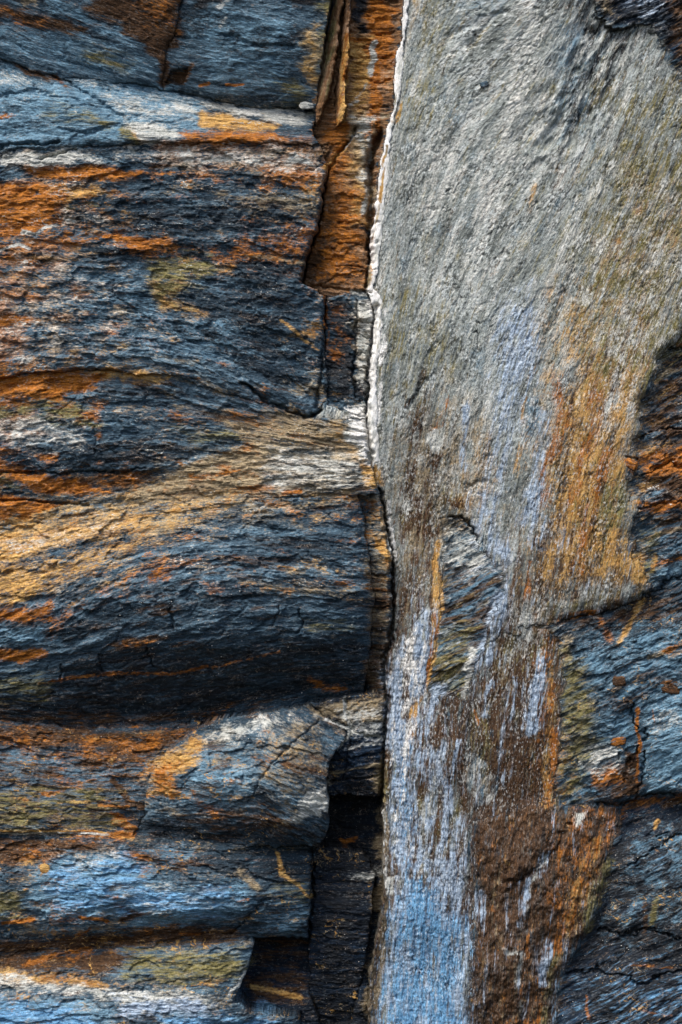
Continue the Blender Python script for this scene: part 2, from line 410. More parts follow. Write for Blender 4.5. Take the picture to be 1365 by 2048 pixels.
for w_, d_, pts in CRACKS:
    w = window(pts, w_ * 4 + 14)
    if X[w].size == 0:
        continue
    d = seg_dist(JX[w] + 3 * perlin(X[w] / 9, Y[w] / 9, 5), JY[w] + 3 * perlin(X[w] / 9, Y[w] / 9, 6), pts, False)
    GROOVE[w] = np.maximum(GROOVE[w], d_ * np.exp(-(d / w_) ** 2))

# ------------------------------------------------------------------ layering, plates and grit
def plates(s, t, period, length, seed, warp=1.5):
    q = t / period + warp * fbm(s / length, t / (period * 5), 4, seed) + 0.35 * fbm(s / (length * .2), t / period, 2, seed + 3)
    k = np.floor(q)
    f = (q - k).astype(f4)
    ki = k.astype(np.int32)
    z = np.zeros_like(ki)
    a, b = rnd(ki, z, seed + 5), rnd(ki + 1, z, seed + 5)
    e = sstep(0.82, 1.0, f)
    return (a + 0.7 * f) * (1 - e) + b * e, rnd(ki, z, seed + 9)


def blur(a, px):
    r = max(1, int(round(px / STEP)))
    for _ in range(2):
        for ax in (0, 1):
            p = np.pad(a, [(r + 1, r) if k == ax else (0, 0) for k in (0, 1)], mode='edge').astype(np.float64)
            c = np.cumsum(p, ax)
            n = a.shape[ax]
            hi_, lo_ = [slice(None)] * 2, [slice(None)] * 2
            hi_[ax], lo_[ax] = slice(2 * r + 1, 2 * r + 1 + n), slice(0, n)
            a = ((c[tuple(hi_)] - c[tuple(lo_)]) / (2 * r + 1)).astype(f4)
    return a


lay = np.zeros_like(X)
D = np.zeros_like(X)


def layered(m, s_, t_):
    p1, c1 = plates(s_, t_, 40, 230, 201, 1.9)
    p2, c2 = plates(s_, t_, 11, 95, 221, 1.9)
    p3, c3 = plates(s_, t_, 5.2, 46, 241, 1.7)
    amp = 0.25 + 1.15 * sstep(-.3, .4, fbm(X[m] / 120, Y[m] / 60, 4, 33))
    q = 3.2 * fbm(s_ / 120, t_ / 42, 4, 61) + t_ / 90
    fl = np.floor(q); chip = fl + sstep(.92, 1., q - fl) - q * .35
    q = 4 * fbm(s_ / 46, t_ / 20, 3, 63)
    fl = np.floor(q); chip2 = fl + sstep(.8, 1., q - fl) - q * .3
    q = 2.4 * fbm(s_ / 240, t_ / 85, 3, 69) + .3 * fbm(s_ / 30, t_ / 20, 2, 70)
    fl = np.floor(q); chip3 = fl + sstep(.94, 1., q - fl) - q * .55
    hair = (1 - sstep(0, .035, np.abs(fbm(s_ / 130, t_ / 70, 3, 65)))) * sstep(-.1, .3, fbm(X[m] / 90, Y[m] / 90, 2, 67))
    rough = fbm(s_ / 26, t_ / 9, 4, 52)
    grit = fbm(X[m] / 7, Y[m] / 5, 2, 57)
    lens = ridged(s_ / 90, t_ / 22, 4, 44)
    return (.005 * p1 * (0.3 + amp) + amp * (.0046 * p2 + .0034 * p3) + .003 * rough + .0022 * amp * lens + .0024 * grit + .0085 * chip + .0042 * chip2 + .014 * chip3 - .008 * hair,
            0.45 * c1 + 0.35 * c2 + 0.2 * c3)


wV, wO = blur(VERT.astype(f4), 9), blur(OBL.astype(f4), 9)
wS = 1 - wV - wO
tame = np.ones_like(X)
tame[isreg('blockA', 'blockB')] = .5
tame[isreg('ledge')] = .62
tame[isreg('alcove', 'column')] = .8
tame[isreg('dark')] = .5
tame = blur(tame, 6)
for wt, ss, tt in ((wS, np.where(OBL | VERT, X, Sc), np.where(OBL | VERT, TL, Tc)), (wO, SO, TO)):
    m = wt > .004
    d_, l_ = layered(m, ss[m], tt[m])
    D[m] += wt[m] * tame[m] * .85 * (d_ - d_.mean())
    lay[m] += wt[m] * l_
D += isreg('dark') * .018 * fbm(X / 60, Y / 60, 4, 77)
m = wV > .004
s_, t_, x_, y_ = SS[m], TS[m], X[m], Y[m]
g1 = fbm(t_ / 70, s_ / 200, 4, 301)
g2 = ridged(t_ / 20, s_ / 62, 4, 311, .6)
g3 = fbm(t_ / 9, s_ / 26, 4, 321, .68)
tw = t_ + 9 * fbm(x_ / 40, y_ / 40, 3, 326)
cut = 1 - sstep(0, .13, np.abs(perlin(tw / 11, s_ / 38, 331)))
cut += .7 * (1 - sstep(0, .16, np.abs(perlin(tw / 6, s_ / 17, 335))))
cut *= sstep(.0, .5, fbm(x_ / 26, y_ / 40, 3, 337) + .18)
amp = 0.3 + 1.2 * sstep(-.3, .35, fbm(x_ / 90, y_ / 150, 4, 341))
q = 3.2 * fbm(t_ / 75, s_ / 230, 4, 347)
fl = np.floor(q)
steps = fl + sstep(.9, 1., q - fl) - q * .6
CUT = np.zeros_like(X)
CUT[m] = wV[m] * cut
D[m] += wV[m] * (.012 * g1 + .0038 * steps + amp * (.0012 * g2 + .0022 * g3 - .004 * cut) + .0026 * fbm(t_ / 4.2, s_ / 8, 2, 345, .7))
lay[m] += wV[m] * (0.5 + 0.9 * fbm(t_ / 22, s_ / 130, 5, 351, .6))
trough = np.exp(-((X + .42 * Y - 1240) / 75.0) ** 2) * sstep(420, 250, Y) * isreg('slab')
D += isreg('edge', 'face', 'knob') * .016 * fbm(X / 34, Y / 24, 4, 365, .6)
D -= .06 * trough
D += trough * .04 * ridged(TS / 40, SS / 90, 3, 361)
vm = isreg('vein')
D[vm] = .005 * fbm(X / 14, Y / 22, 4, 371)[vm] + .001
D += blur(isreg('rubble', 'brown').astype(f4), 10) * (.022 * ridged(X / 60, Y / 80, 4, 401) + .012 * fbm(X / 20 + Y / 60, Y / 34, 4, 403, .6))

# worn edges along every joint, open gap in it
soft = isreg('slab', 'crust', 'lower', 'strata', 'vein', 'rubble', 'brown', 'face', 'dark', 'edge', 'knob', 'cornerA', 'cornerB')
jw = np.where(soft, .10, .45).astype(f4)
edge = np.exp(-DJ / 6.0)
openj = sstep(-.25, .45, fbm(X / 70, Y / 50, 3, 91))
allsoft = sstep(.96, 1.0, blur(soft.astype(f4), 14))
HT += allsoft * (blur(HT, 9) - HT)
beds = isreg('bed1', 'bed2', 'bulge', 'ledge', 'low1', 'hump', 'low2', 'foot', 'blockA', 'blockB', 'pillarC')
HT += (.6 - .3 * sstep(1380, 1440, Y)) * sstep(.9, 1.0, blur(beds.astype(f4), 14)) * (blur(HT, 13) - HT)
LIP = [(1000, 1250), (1060, 1248), (1120, 1236), (1200, 1220), (1300, 1184), (1270, 1080), (1266, 925), (1290, 800), (1332, 702), (1400, 650)]
w = window(LIP, 140)
HT[w] += .006 * isreg('slab')[w] * np.exp(-seg_dist(JX[w], JY[w], LIP, False) / 45)
HT = HT + D - .006 * jw * edge - .022 * jw * np.exp(-(DJ / 2.4) ** 2) * openj - GROOVE

# ------------------------------------------------------------------ where each mineral, and some painted shade, sits (coverage 0..1)
NAMES = ['dark', 'blue', 'azure', 'tan', 'brown', 'ochre', 'rust', 'olive', 'pale', 'flow', 'white']
MASK = {n: np.zeros_like(X) for n in NAMES}
LINE = {n: np.zeros_like(X) for n in NAMES}
vw = VERT.astype(f4)
wa = fbm(X / 90, Y / 40, 4, 501) * 34
wb = fbm(X / 40, Y / 90, 4, 502) * 34
PX = X + np.where(VERT, wb * .45, wa)
PY = Y + np.where(VERT, wa, wb * .4)


def P(name, cov, feather, *pts):
    w = window(pts, feather + 50)
    if X[w].size == 0:
        return
    d = seg_dist(PX[w], PY[w], pts, True)
    d = np.where(inside(PX[w], PY[w], pts), -d, d)
    v = cov * np.clip(0.5 - d / (2 * feather), 0, 1)
    MASK[name][w] = np.maximum(MASK[name][w], v)


def L(name, cov, width, *pts):
    w = window(pts, width * 2 + 40)
    if X[w].size == 0:
        return
    q = np.where(VERT[w], .85, .35)
    d = seg_dist(X[w] + q * (PX[w] - X[w]), Y[w] + q * (PY[w] - Y[w]), pts, False)
    v = cov * np.clip(1.25 - d / width, 0, 1)
    LINE[name][w] = np.maximum(LINE[name][w], v)



# upper left blocks and pale ledge
P('blue', .62, 30, (-150, 70), (60, 60), (170, 100), (300, 130), (300, 160), (160, 150), (0, 110), (-150, 90))
P('blue', .55, 20, (60, -20), (140, -10), (210, 40), (290, 90), (310, 130), (240, 100), (130, 60))
P('brown', .85, 18, (-150, -30), (0, 12), (100, 32), (190, 55), (160, 72), (60, 62), (0, 48), (-150, 20))
P('rust', .42, 18, (0, 15), (90, 35), (120, 55), (50, 58), (0, 40))
P('tan', .6, 12, (25, -10), (70, -10), (80, 18), (50, 20))
P('brown', 1., 22, (150, -200), (376, -200), (366, 0), (355, 90), (330, 112), (300, 95), (250, 60), (190, 35))
P('rust', .5, 20, (220, -100), (372, -100), (350, 80), (310, 60), (270, 30))
L('brown', .9, 14, (300, 90), (330, 110), (328, 160))
P('olive', .5, 20, (140, 85), (210, 95), (280, 130), (240, 150), (170, 130))
P('dark', .55, 15, (-100, 30), (90, 40), (180, 85), (240, 110), (170, 100), (60, 75))
P('dark', .75, 25, (440, 60), (540, 75), (610, 70), (605, 125), (540, 115), (460, 95))
P('dark', .9, 15, (370, -200), (670, -200), (668, 6), (610, 14), (540, -5), (450, 5), (390, 22))
P('dark', .55, 20, (540, 130), (600, 120), (600, 190), (520, 180))
P('tan', .8, 14, (598, 80), (640, 45), (648, 110), (640, 185), (618, 170), (604, 130))
P('ochre', .6, 14, (602, 85), (630, 60), (640, 180), (618, 165))
P('olive', .6, 14, (550, 165), (590, 150), (620, 190), (590, 205), (555, 200))
L('pale', .55, 8, (440, 20), (470, 0)), L('pale', .5, 8, (440, 55), (452, 40))
L('rust', .8, 5, (398, 168), (415, 162)), L('rust', .7, 4, (450, 166), (490, 167))
P('blue', .4, 20, (380, 20), (560, 10), (600, 60), (450, 60), (400, 110), (360, 110))
P('blue', .72, 22, (-150, 140), (0, 125), (120, 150), (330, 172), (420, 195), (425, 260), (380, 290), (100, 300), (-150, 320))
P('blue', 1., 20, (150, 152), (330, 170), (420, 200), (410, 245), (300, 238), (190, 200))
P('pale', .5, 18, (180, 158), (400, 205), (360, 235), (260, 220))
P('pale', .78, 16, (245, 238), (330, 245), (370, 262), (360, 285), (280, 290))
P('dark', .5, 16, (20, 190), (110, 180), (160, 200), (100, 215), (30, 215))
P('dark', .45, 14, (-100, 245), (110, 270), (230, 262), (250, 245), (130, 255), (0, 235))
P('pale', .75, 14, (360, 183), (480, 203), (622, 214), (622, 242), (560, 242), (440, 218))
P('tan', .5, 14, (370, 190), (620, 215), (620, 245), (440, 230))
P('ochre', .9, 12, (403, 208), (450, 224), (552, 244), (545, 264), (450, 262), (412, 252))
P('ochre', .8, 7, (520, 210), (545, 225), (562, 250), (545, 245))
P('rust', .85, 12, (358, 266), (420, 258), (560, 270), (588, 285), (480, 294), (378, 292))
P('ochre', .8, 8, (262, 250), (296, 247), (292, 290), (266, 290)), P('olive', .8, 10, (250, 255), (275, 250), (272, 295), (235, 280))
P('rust', .6, 6, (0, 225), (25, 228), (20, 238), (-10, 240)), P('brown', .8, 8, (0, 118), (60, 142), (110, 150), (150, 172), (120, 165), (40, 150))
P('rust', .5, 6, (110, 150), (135, 155), (128, 168), (112, 162))
# rust bands at the top of the main bed
P('pale', .72, 14, (-150, 318), (60, 300), (150, 296), (210, 330), (60, 336), (-150, 345))
P('ochre', .5, 10, (20, 305), (90, 298), (140, 300), (60, 318))
P('brown', .75, 12, (40, 326), (220, 332), (300, 345), (240, 368), (90, 362), (40, 345))
P('rust', 1., 12, (50, 330), (220, 336), (290, 348), (230, 364), (100, 360), (50, 345))
P('pale', .52, 22, (190, 296), (640, 288), (652, 350), (480, 345), (300, 340))
P('blue', .55, 22, (190, 296), (560, 288), (560, 335), (300, 335))
P('tan', .55, 20, (330, 290), (645, 288), (655, 372), (480, 362), (300, 350))
P('rust', .62, 14, (520, 300), (640, 290), (650, 375), (560, 372), (490, 350))
P('rust', .55, 10, (280, 338), (480, 345), (470, 356), (300, 358))
P('rust', .95, 18, (-150, 365), (80, 368), (140, 385), (118, 420), (112, 470), (60, 478), (-150, 470))
P('ochre', .75, 14, (30, 372), (200, 368), (235, 395), (130, 412), (90, 395))
P('ochre', .5, 12, (-150, 368), (40, 372), (50, 400), (-150, 395))
P('pale', .55, 12, (130, 420), (210, 430), (230, 450), (130, 455))
P('olive', .5, 14, (110, 400), (200, 408), (210, 420), (130, 425))
L('pale', .8, 5, (45, 468), (75, 470), (95, 458), (118, 452)), L('pale', .75, 5, (0, 505), (40, 490), (60, 500))
P('dark', .42, 40, (220, 385), (640, 385), (620, 520), (590, 640), (610, 835), (500, 790), (350, 640), (280, 600), (230, 460))
P('dark', .5, 25, (230, 440), (480, 430), (560, 450), (500, 470), (350, 470), (240, 465))
P('rust', .9, 10, (205, 470), (300, 474), (345, 490), (280, 502), (225, 492))
P('rust', .6, 10, (115, 478), (200, 472), (230, 488), (150, 492))
P('tan', .5, 18, (400, 372), (640, 380), (636, 440), (560, 420), (440, 400))
P('brown', .5, 16, (410, 375), (560, 400), (630, 440), (540, 425))
P('rust', .6, 10, (480, 432), (520, 436), (515, 446), (485, 444))
for y0, c in ((505, .7), (540, .45), (575, .65)):
    P('rust', c, 12, (-150, y0), (70, y0 + 4), (130, y0 + 20), (60, y0 + 32), (-150, y0 + 26))
P('rust', 1., 8, (-100, 640), (30, 628), (76, 640), (68, 654), (0, 660), (-100, 662))
P('pale', .28, 30, (-150, 470), (120, 480), (240, 560), (260, 640), (200, 735), (-150, 735))
P('blue', .52, 40, (-150, 480), (280, 520), (420, 690), (300, 735), (-150, 740))
P('blue', .42, 30, (330, 440), (480, 455), (560, 480), (420, 480))
P('blue', .46, 30, (350, 600), (470, 620), (520, 740), (400, 760), (330, 690))
P('ochre', .62, 16, (280, 555), (400, 556), (340, 600), (445, 624), (380, 640), (318, 622), (298, 585))
P('olive', .6, 20, (280, 520), (420, 510), (430, 560), (340, 600), (400, 630), (300, 600))
P('ochre', .45, 14, (330, 515), (480, 530), (470, 548), (360, 545))
L('tan', .6, 7, (500, 512), (560, 520), (610, 526)), L('ochre', .6, 5, (560, 640), (610, 680), (640, 698))
P('pale', .7, 7, (30, 715), (72, 700), (66, 722), (44, 730)), P('rust', .6, 8, (150, 720), (200, 712), (205, 722), (160, 732))
P('rust', .7, 6, (425, 722), (462, 726), (450, 735))
# ledge stains at 750
P('rust', 1., 14, (-150, 758), (60, 752), (170, 742), (215, 752), (185, 775), (130, 795), (120, 805), (60, 796), (-150, 790))
P('ochre', .75, 10, (170, 738), (280, 740), (350, 754), (310, 764), (200, 764))
P('brown', .6, 12, (180, 752), (350, 760), (350, 775), (200, 775))
P('dark', .62, 14, (190, 762), (350, 770), (440, 795), (300, 800), (200, 785))
P('rust', .62, 16, (90, 795), (215, 800), (200, 850), (140, 845), (100, 830))
P('olive', .5, 20, (-150, 795), (160, 800), (220, 860), (-150, 850))
P('pale', .5, 20, (-150, 815), (120, 835), (190, 890), (100, 905), (-150, 890))
P('rust', .66, 12, (-150, 848), (40, 852), (140, 872), (60, 880), (-150, 868))
P('rust', .9, 8, (78, 908), (125, 908), (118, 920), (84, 920)), P('rust', .7, 8, (190, 862), (212, 862), (205, 880), (192, 878))
P('rust', .5, 14, (130, 835), (215, 845), (215, 860), (150, 858))
P('dark', .5, 25, (190, 870), (330, 860), (460, 900), (350, 938), (0, 945), (0, 915), (150, 910))
P('brown', .55, 30, (350, 800), (620, 830), (600, 860), (470, 850), (380, 830))
P('tan', .75, 25, (430, 838), (600, 815), (640, 832), (742, 832), (742, 930), (620, 910), (520, 905), (470, 865))
P('olive', .5, 20, (340, 855), (480, 850), (500, 885), (400, 900))
P('tan', .98, 16, (270, 975), (340, 945), (440, 906), (520, 868), (570, 895), (535, 955), (505, 985), (400, 1003), (240, 1005))
P('brown', .5, 14, (300, 985), (420, 960), (500, 975), (400, 1004), (260, 1006))
P('blue', .7, 10, (320, 928), (400, 905), (460, 905), (420, 920), (340, 945))
P('pale', .95, 14, (700, 818), (755, 810), (755, 935), (705, 905), (690, 860))
P('ochre', .45, 16, (650, 840), (720, 840), (720, 920), (670, 900))
P('pale', .5, 25, (520, 890), (740, 900), (750, 985), (520, 985))
P('blue', .5, 20, (510, 900), (700, 910), (730, 985), (560, 990), (500, 960))
P('dark', .6, 10, (640, 945), (735, 950), (720, 968), (650, 965))
L('rust', .9, 7, (568, 986), (598, 983)), P('ochre', .9, 10, (722, 928), (760, 932), (762, 978), (728, 970))
P('rust', 1., 14, (18, 940), (60, 940), (160, 960), (232, 985), (150, 988), (75, 985))
P('brown', .8, 16, (120, 945), (310, 938), (285, 978), (210, 990), (140, 970))
P('rust', .45, 14, (130, 948), (300, 940), (280, 975), (210, 985))
P('rust', .8, 14, (-150, 985), (60, 995), (130, 1010), (60, 1042), (-150, 1062))
P('olive', .5, 12, (-100, 945), (20, 945), (60, 985), (-100, 985))
P('blue', .55, 10, (20, 990), (240, 990), (240, 1008), (40, 1005))
# bulge
P('ochre', .85, 36, (-150, 1062), (60, 1056), (200, 1036), (300, 1016), (330, 1028), (260, 1068), (130, 1098), (40, 1126), (-150, 1130))
P('pale', .42, 16, (-150, 1070), (60, 1070), (260, 1030), (280, 1050), (120, 1095), (-150, 1115))
P('tan', .75, 24, (280, 1015), (560, 998), (730, 992), (700, 1018), (420, 1030), (340, 1075), (230, 1080))
P('ochre', .62, 26, (-150, 1120), (100, 1110), (260, 1070), (330, 1080), (200, 1145), (100, 1185), (0, 1222), (-150, 1210))
P('brown', .5, 20, (-150, 1150), (120, 1150), (60, 1200), (-150, 1230))
P('rust', .75, 14, (-150, 1205), (60, 1212), (115, 1192), (112, 1238), (50, 1245), (-150, 1250))
P('rust', .9, 9, (-150, 1305), (90, 1294), (96, 1306), (60, 1320), (-150, 1330))
L('rust', .45, 16, (100, 1270), (150, 1215), (240, 1170), (330, 1115)), L('ochre', .4, 8, (150, 1210), (240, 1150), (340, 1105))
P('blue', .65, 12, (-100, 1250), (95, 1250), (115, 1285), (-100, 1300)), P('blue', .5, 10, (20, 1145), (110, 1135), (100, 1155), (20, 1165))
P('blue', .36, 25, (250, 1165), (340, 1142), (430, 1132), (500, 1155), (400, 1205), (250, 1230))
P('blue', .45, 16, (370, 1040), (560, 1040), (640, 1080), (480, 1085), (380, 1060))
P('dark', .55, 40, (130, 1290), (350, 1262), (740, 1250), (745, 1395), (400, 1445), (-150, 1445), (-150, 1385), (100, 1350))  # shade under the belly painted into the colour, over partly black slate
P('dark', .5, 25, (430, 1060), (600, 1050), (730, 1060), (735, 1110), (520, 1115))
P('brown', .8, 12, (215, 1290), (260, 1272), (335, 1268), (330, 1284), (240, 1302)), P('rust', .42, 10, (240, 1285), (330, 1268), (325, 1285), (250, 1300))
L('rust', .62, 6, (80, 1365), (180, 1350), (260, 1345), (350, 1346), (420, 1330)), L('rust', .5, 5, (430, 1335), (500, 1315), (560, 1300))
P('tan', .6, 16, (470, 1155), (640, 1170), (770, 1178), (640, 1190), (530, 1182)), P('rust', .45, 12, (480, 1165), (640, 1172), (560, 1186))
P('brown', .7, 14, (430, 1112), (600, 1115), (580, 1135), (450, 1128)), P('tan', .7, 10, (570, 1132), (610, 1130), (604, 1155), (580, 1150))
P('olive', .5, 20, (-150, 1350), (120, 1345), (100, 1400), (-150, 1400))
P('brown', .7, 20, (-150, 1405), (200, 1430), (420, 1425), (560, 1400), (520, 1425), (300, 1458), (-150, 1445))
P('rust', .42, 14, (380, 1430), (480, 1410), (470, 1428), (400, 1442)), L('rust', .6, 12, (620, 1360), (650, 1380), (690, 1380))
P('olive', .5, 16, (600, 1230), (700, 1240), (720, 1270), (620, 1260))
P('tan', .52, 14, (728, 990), (790, 990), (785, 1380), (735, 1390)), P('ochre', .95, 8, (748, 1075), (776, 1080), (776, 1112), (750, 1105))
P('brown', .5, 14, (728, 1120), (790, 1120), (785, 1400), (725, 1400))
# lower left
P('brown', .9, 20, (-150, 1440), (300, 1460), (395, 1450), (340, 1505), (270, 1540), (170, 1500), (0, 1490), (-150, 1485))
P('rust', .5, 20, (180, 1465), (390, 1452), (330, 1505), (250, 1530), (190, 1490)), L('tan', .8, 5, (130, 1482), (220, 1470), (320, 1466))
P('blue', .62, 16, (-150, 1490), (130, 1500), (150, 1538), (-100, 1530)), P('blue', .7, 12, (130, 1550), (250, 1540), (235, 1572), (140, 1580)), P('blue', .6, 12, (250, 1500), (330, 1495), (300, 1525), (260, 1525))
P('olive', .45, 20, (-150, 1560), (240, 1575), (262, 1660), (-150, 1655)), P('brown', .55, 20, (-150, 1590), (250, 1590), (262, 1660), (-150, 1655))
P('rust', 1., 5, (88, 1580), (132, 1574), (128, 1584), (100, 1586)), L('ochre', .7, 4, (120, 1602), (185, 1600)), L('rust', .8, 4, (200, 1607), (262, 1610))
P('rust', 1., 6, (228, 1620), (246, 1622), (262, 1645), (266, 1668), (236, 1655)), L('brown', 1., 9, (232, 1558), (258, 1600), (288, 1612))
P('brown', .7, 14, (150, 1500), (240, 1500), (225, 1545), (160, 1540))
P('blue', .5, 14, (-100, 1560), (80, 1560), (85, 1590), (-100, 1585))
P('ochre', .8, 16, (292, 1560), (312, 1520), (390, 1475), (425, 1485), (385, 1530), (345, 1560), (350, 1595), (300, 1585))
P('rust', .6, 16, (290, 1570), (312, 1525), (360, 1520), (350, 1595), (300, 1590))
P('pale', .6, 14, (400, 1470), (520, 1425), (640, 1432), (560, 1445), (470, 1475), (420, 1490)), P('tan', .6, 14, (380, 1490), (470, 1450), (480, 1470), (410, 1500))
P('blue', .66, 20, (375, 1505), (500, 1480), (515, 1565), (460, 1615), (400, 1600), (290, 1625), (290, 1605), (385, 1560))
P('blue', .5, 14, (420, 1440), (560, 1440), (600, 1475), (500, 1480)), P('blue', .75, 12, (530, 1560), (600, 1550), (620, 1590), (570, 1620))
P('pale', .9, 10, (602, 1592), (648, 1566), (660, 1600), (640, 1630), (590, 1642), (558, 1636), (590, 1622)), P('tan', .6, 10, (620, 1580), (655, 1565), (655, 1600), (625, 1605))
P('rust', .6, 10, (372, 1568), (410, 1598), (462, 1618), (455, 1634), (400, 1610)), P('ochre', .55, 6, (545, 1632), (575, 1625), (590, 1640), (560, 1645))
P('dark', .55, 22, (262, 1662), (330, 1625), (480, 1640), (650, 1640), (645, 1695), (300, 1685)), P('brown', .6, 20, (340, 1620), (520, 1600), (640, 1650), (420, 1665))
P('brown', .6, 14, (560, 1500), (650, 1500), (650, 1560), (580, 1545)), P('flow', .45, 10, (340, 1640), (400, 1640), (395, 1660), (350, 1660))
P('tan', .66, 14, (620, 1410), (772, 1385), (772, 1455), (700, 1450), (640, 1440)), P('pale', .5, 14, (680, 1420), (772, 1400), (772, 1500), (700, 1480))
L('pale', .8, 5, (655, 1440), (715, 1468), (770, 1476)), L('pale', .75, 5, (690, 1398), (700, 1470), (680, 1500)), L('pale', .7, 5, (690, 1500), (730, 1490), (768, 1492)), L('tan', .6, 6, (660, 1550), (765, 1530))
P('rust', 1., 5, (692, 1692), (715, 1690), (722, 1700), (700, 1702))
L('ochre', .98, 6, (-150, 1655), (0, 1657), (190, 1659), (268, 1672)), L('pale', .7, 4, (0, 1660), (150, 1660), (220, 1664)), L('rust', .7, 9, (150, 1660), (268, 1668))
P('brown', .75, 16, (-150, 1664), (200, 1668), (300, 1688), (200, 1695), (60, 1725), (-150, 1735))
P('blue', .9, 20, (60, 1745), (110, 1690), (240, 1688), (320, 1740), (400, 1770), (500, 1758), (532, 1790), (445, 1842), (360, 1842), (300, 1872), (230, 1832), (100, 1832), (60, 1800))
P('azure', .55, 20, (100, 1720), (260, 1700), (330, 1760), (500, 1770), (440, 1830), (260, 1820), (110, 1810))
P('pale', .5, 18, (100, 1702), (250, 1688), (262, 1730), (160, 1762)), P('pale', .45, 14, (250, 1770), (330, 1750), (470, 1790), (300, 1830))
P('pale', .8, 8, (228, 1698), (255, 1700), (258, 1718), (236, 1714))
P('ochre', .85, 6, (88, 1722), (108, 1718), (108, 1735), (94, 1740)), P('ochre', .6, 10, (40, 1710), (80, 1715), (80, 1730), (50, 1730))
P('brown', .62, 16, (240, 1680), (350, 1690), (425, 1722), (360, 1735), (280, 1715)), P('ochre', .6, 8, (370, 1720), (385, 1722), (380, 1735))
P('blue', .7, 12, (290, 1688), (390, 1690), (375, 1722), (320, 1722)), P('olive', .62, 20, (-150, 1755), (60, 1765), (62, 1832), (-150, 1832))
P('dark', .5, 30, (430, 1690), (640, 1695), (625, 1760), (540, 1790), (430, 1740))
P('dark', .7, 14, (155, 1760), (190, 1760), (185, 1785), (160, 1785))
L('rust', .9, 6, (10, 1838), (75, 1830)), L('rust', .9, 6, (168, 1825), (212, 1828), (220, 1835)), L('brown', .8, 12, (240, 1800), (280, 1820), (250, 1830)), L('rust', .7, 5, (180, 1856), (190, 1848))
P('brown', 1., 18, (200, 1862), (340, 1838), (470, 1850), (500, 1872), (340, 1884), (0, 1908), (-150, 1915), (-150, 1892), (100, 1872))
P('blue', .6, 14, (30, 1845), (180, 1835), (280, 1850), (210, 1868), (60, 1872)), L('rust', .6, 6, (360, 1862), (400, 1866))
P('blue', .55, 20, (520, 1790), (620, 1790), (612, 1870), (520, 1865)), P('olive', .5, 20, (520, 1770), (625, 1760), (612, 1830))
L('ochre', .75, 6, (556, 1706), (562, 1748), (600, 1768), (622, 1800)), L('tan', .6, 10, (480, 1735), (520, 1770)), L('rust', .6, 5, (475, 1795), (500, 1790))
P('brown', .9, 14, (-150, 1915), (100, 1900), (350, 1884), (250, 1910), (240, 1935), (100, 1945), (-150, 1945)), L('rust', .7, 8, (50, 1925), (110, 1905), (180, 1895))
P('ochre', .8, 12, (-150, 1925), (60, 1938), (250, 1955), (200, 1966), (-150, 1955)), P('rust', .65, 10, (80, 1938), (180, 1948), (220, 1960), (90, 1955))
P('pale', .6, 12, (-150, 1945), (60, 1940), (80, 1952), (250, 1960), (430, 1972), (440, 2000), (300, 2000), (100, 1975), (-150, 1962))
P('tan', .55, 14, (100, 1960), (440, 1975), (420, 1995), (180, 1985)), P('flow', .7, 16, (200, 1970), (445, 1985), (420, 2020), (250, 2012))
P('blue', .98, 18, (-150, 1970), (180, 1985), (235, 2010), (210, 2240), (-150, 2240)), P('azure', .7, 20, (-150, 1985), (160, 1990), (190, 2040), (150, 2240), (-150, 2240))
P('olive', .65, 20, (250, 1890), (490, 1885), (495, 1930), (470, 1960), (250, 1950)), P('blue', .5, 16, (270, 1890), (420, 1885), (460, 1920), (300, 1935))
P('ochre', .5, 12, (390, 1945), (470, 1940), (450, 1960), (400, 1960)), L('pale', .7, 6, (462, 1975), (480, 1955), (492, 1935))
P('azure', .55, 14, (330, 2012), (520, 2010), (565, 2040), (540, 2240), (300, 2240)), P('blue', .8, 14, (330, 2012), (520, 2010), (565, 2040), (540, 2240), (300, 2240))
L('ochre', .8, 7, (500, 1985), (560, 1995), (600, 2005)), P('brown', .8, 14, (480, 1960), (610, 1980), (610, 2020), (490, 2010))
P('brown', .5, 20, (500, 1880), (620, 1880), (620, 2000), (500, 2000))
# rusty pillar
P('rust', 1., 10, (738, -150), (786, -150), (780, 30), (772, 80), (760, 110), (742, 120), (738, 60))
P('dark', .75, 12, (694, -150), (738, -150), (738, 55), (704, 68)), P('ochre', .75, 12, (688, 60), (742, 60), (744, 195), (700, 190))
P('rust', .75, 8, (690, 60), (740, 62), (740, 78), (692, 76)), L('rust', .8, 10, (760, 110), (752, 190), (760, 250))
L('pale', .95, 8, (749, 78), (747, 110), (744, 140)), L('pale', .6, 6, (735, 165), (715, 195), (700, 205)), L('ochre', .7, 8, (742, 130), (735, 165), (700, 205))
P('dark', .6, 12, (755, 185), (792, 180), (785, 235), (760, 230)), P('dark', .5, 10, (765, 30), (800, 10), (798, 70), (775, 80)), P('rust', .55, 12, (760, 90), (795, 90), (790, 170), (760, 180))
P('tan', 1., 16, (690, 212), (782, 222), (748, 262), (744, 400), (738, 480), (705, 310), (690, 262)), P('pale', .72, 16, (690, 215), (770, 225), (742, 268), (740, 420), (715, 300))
P('rust', .95, 10, (648, 252), (692, 238), (684, 296), (652, 302)), L('ochre', .8, 7, (690, 290), (665, 310), (655, 335)), L('pale', .6, 5, (712, 258), (688, 290))
P('rust', .4, 18, (655, 330), (735, 400), (738, 560), (640, 565), (612, 545), (640, 440)), P('brown', .6, 20, (640, 420), (720, 430), (730, 570), (606, 565), (612, 520))
P('ochre', .6, 14, (695, 370), (740, 380), (738, 450), (700, 455)), P('tan', .6, 12, (722, 520), (745, 520), (745, 585), (725, 580)), P('dark', .45, 14, (690, 480), (720, 480), (722, 560), (690, 560))
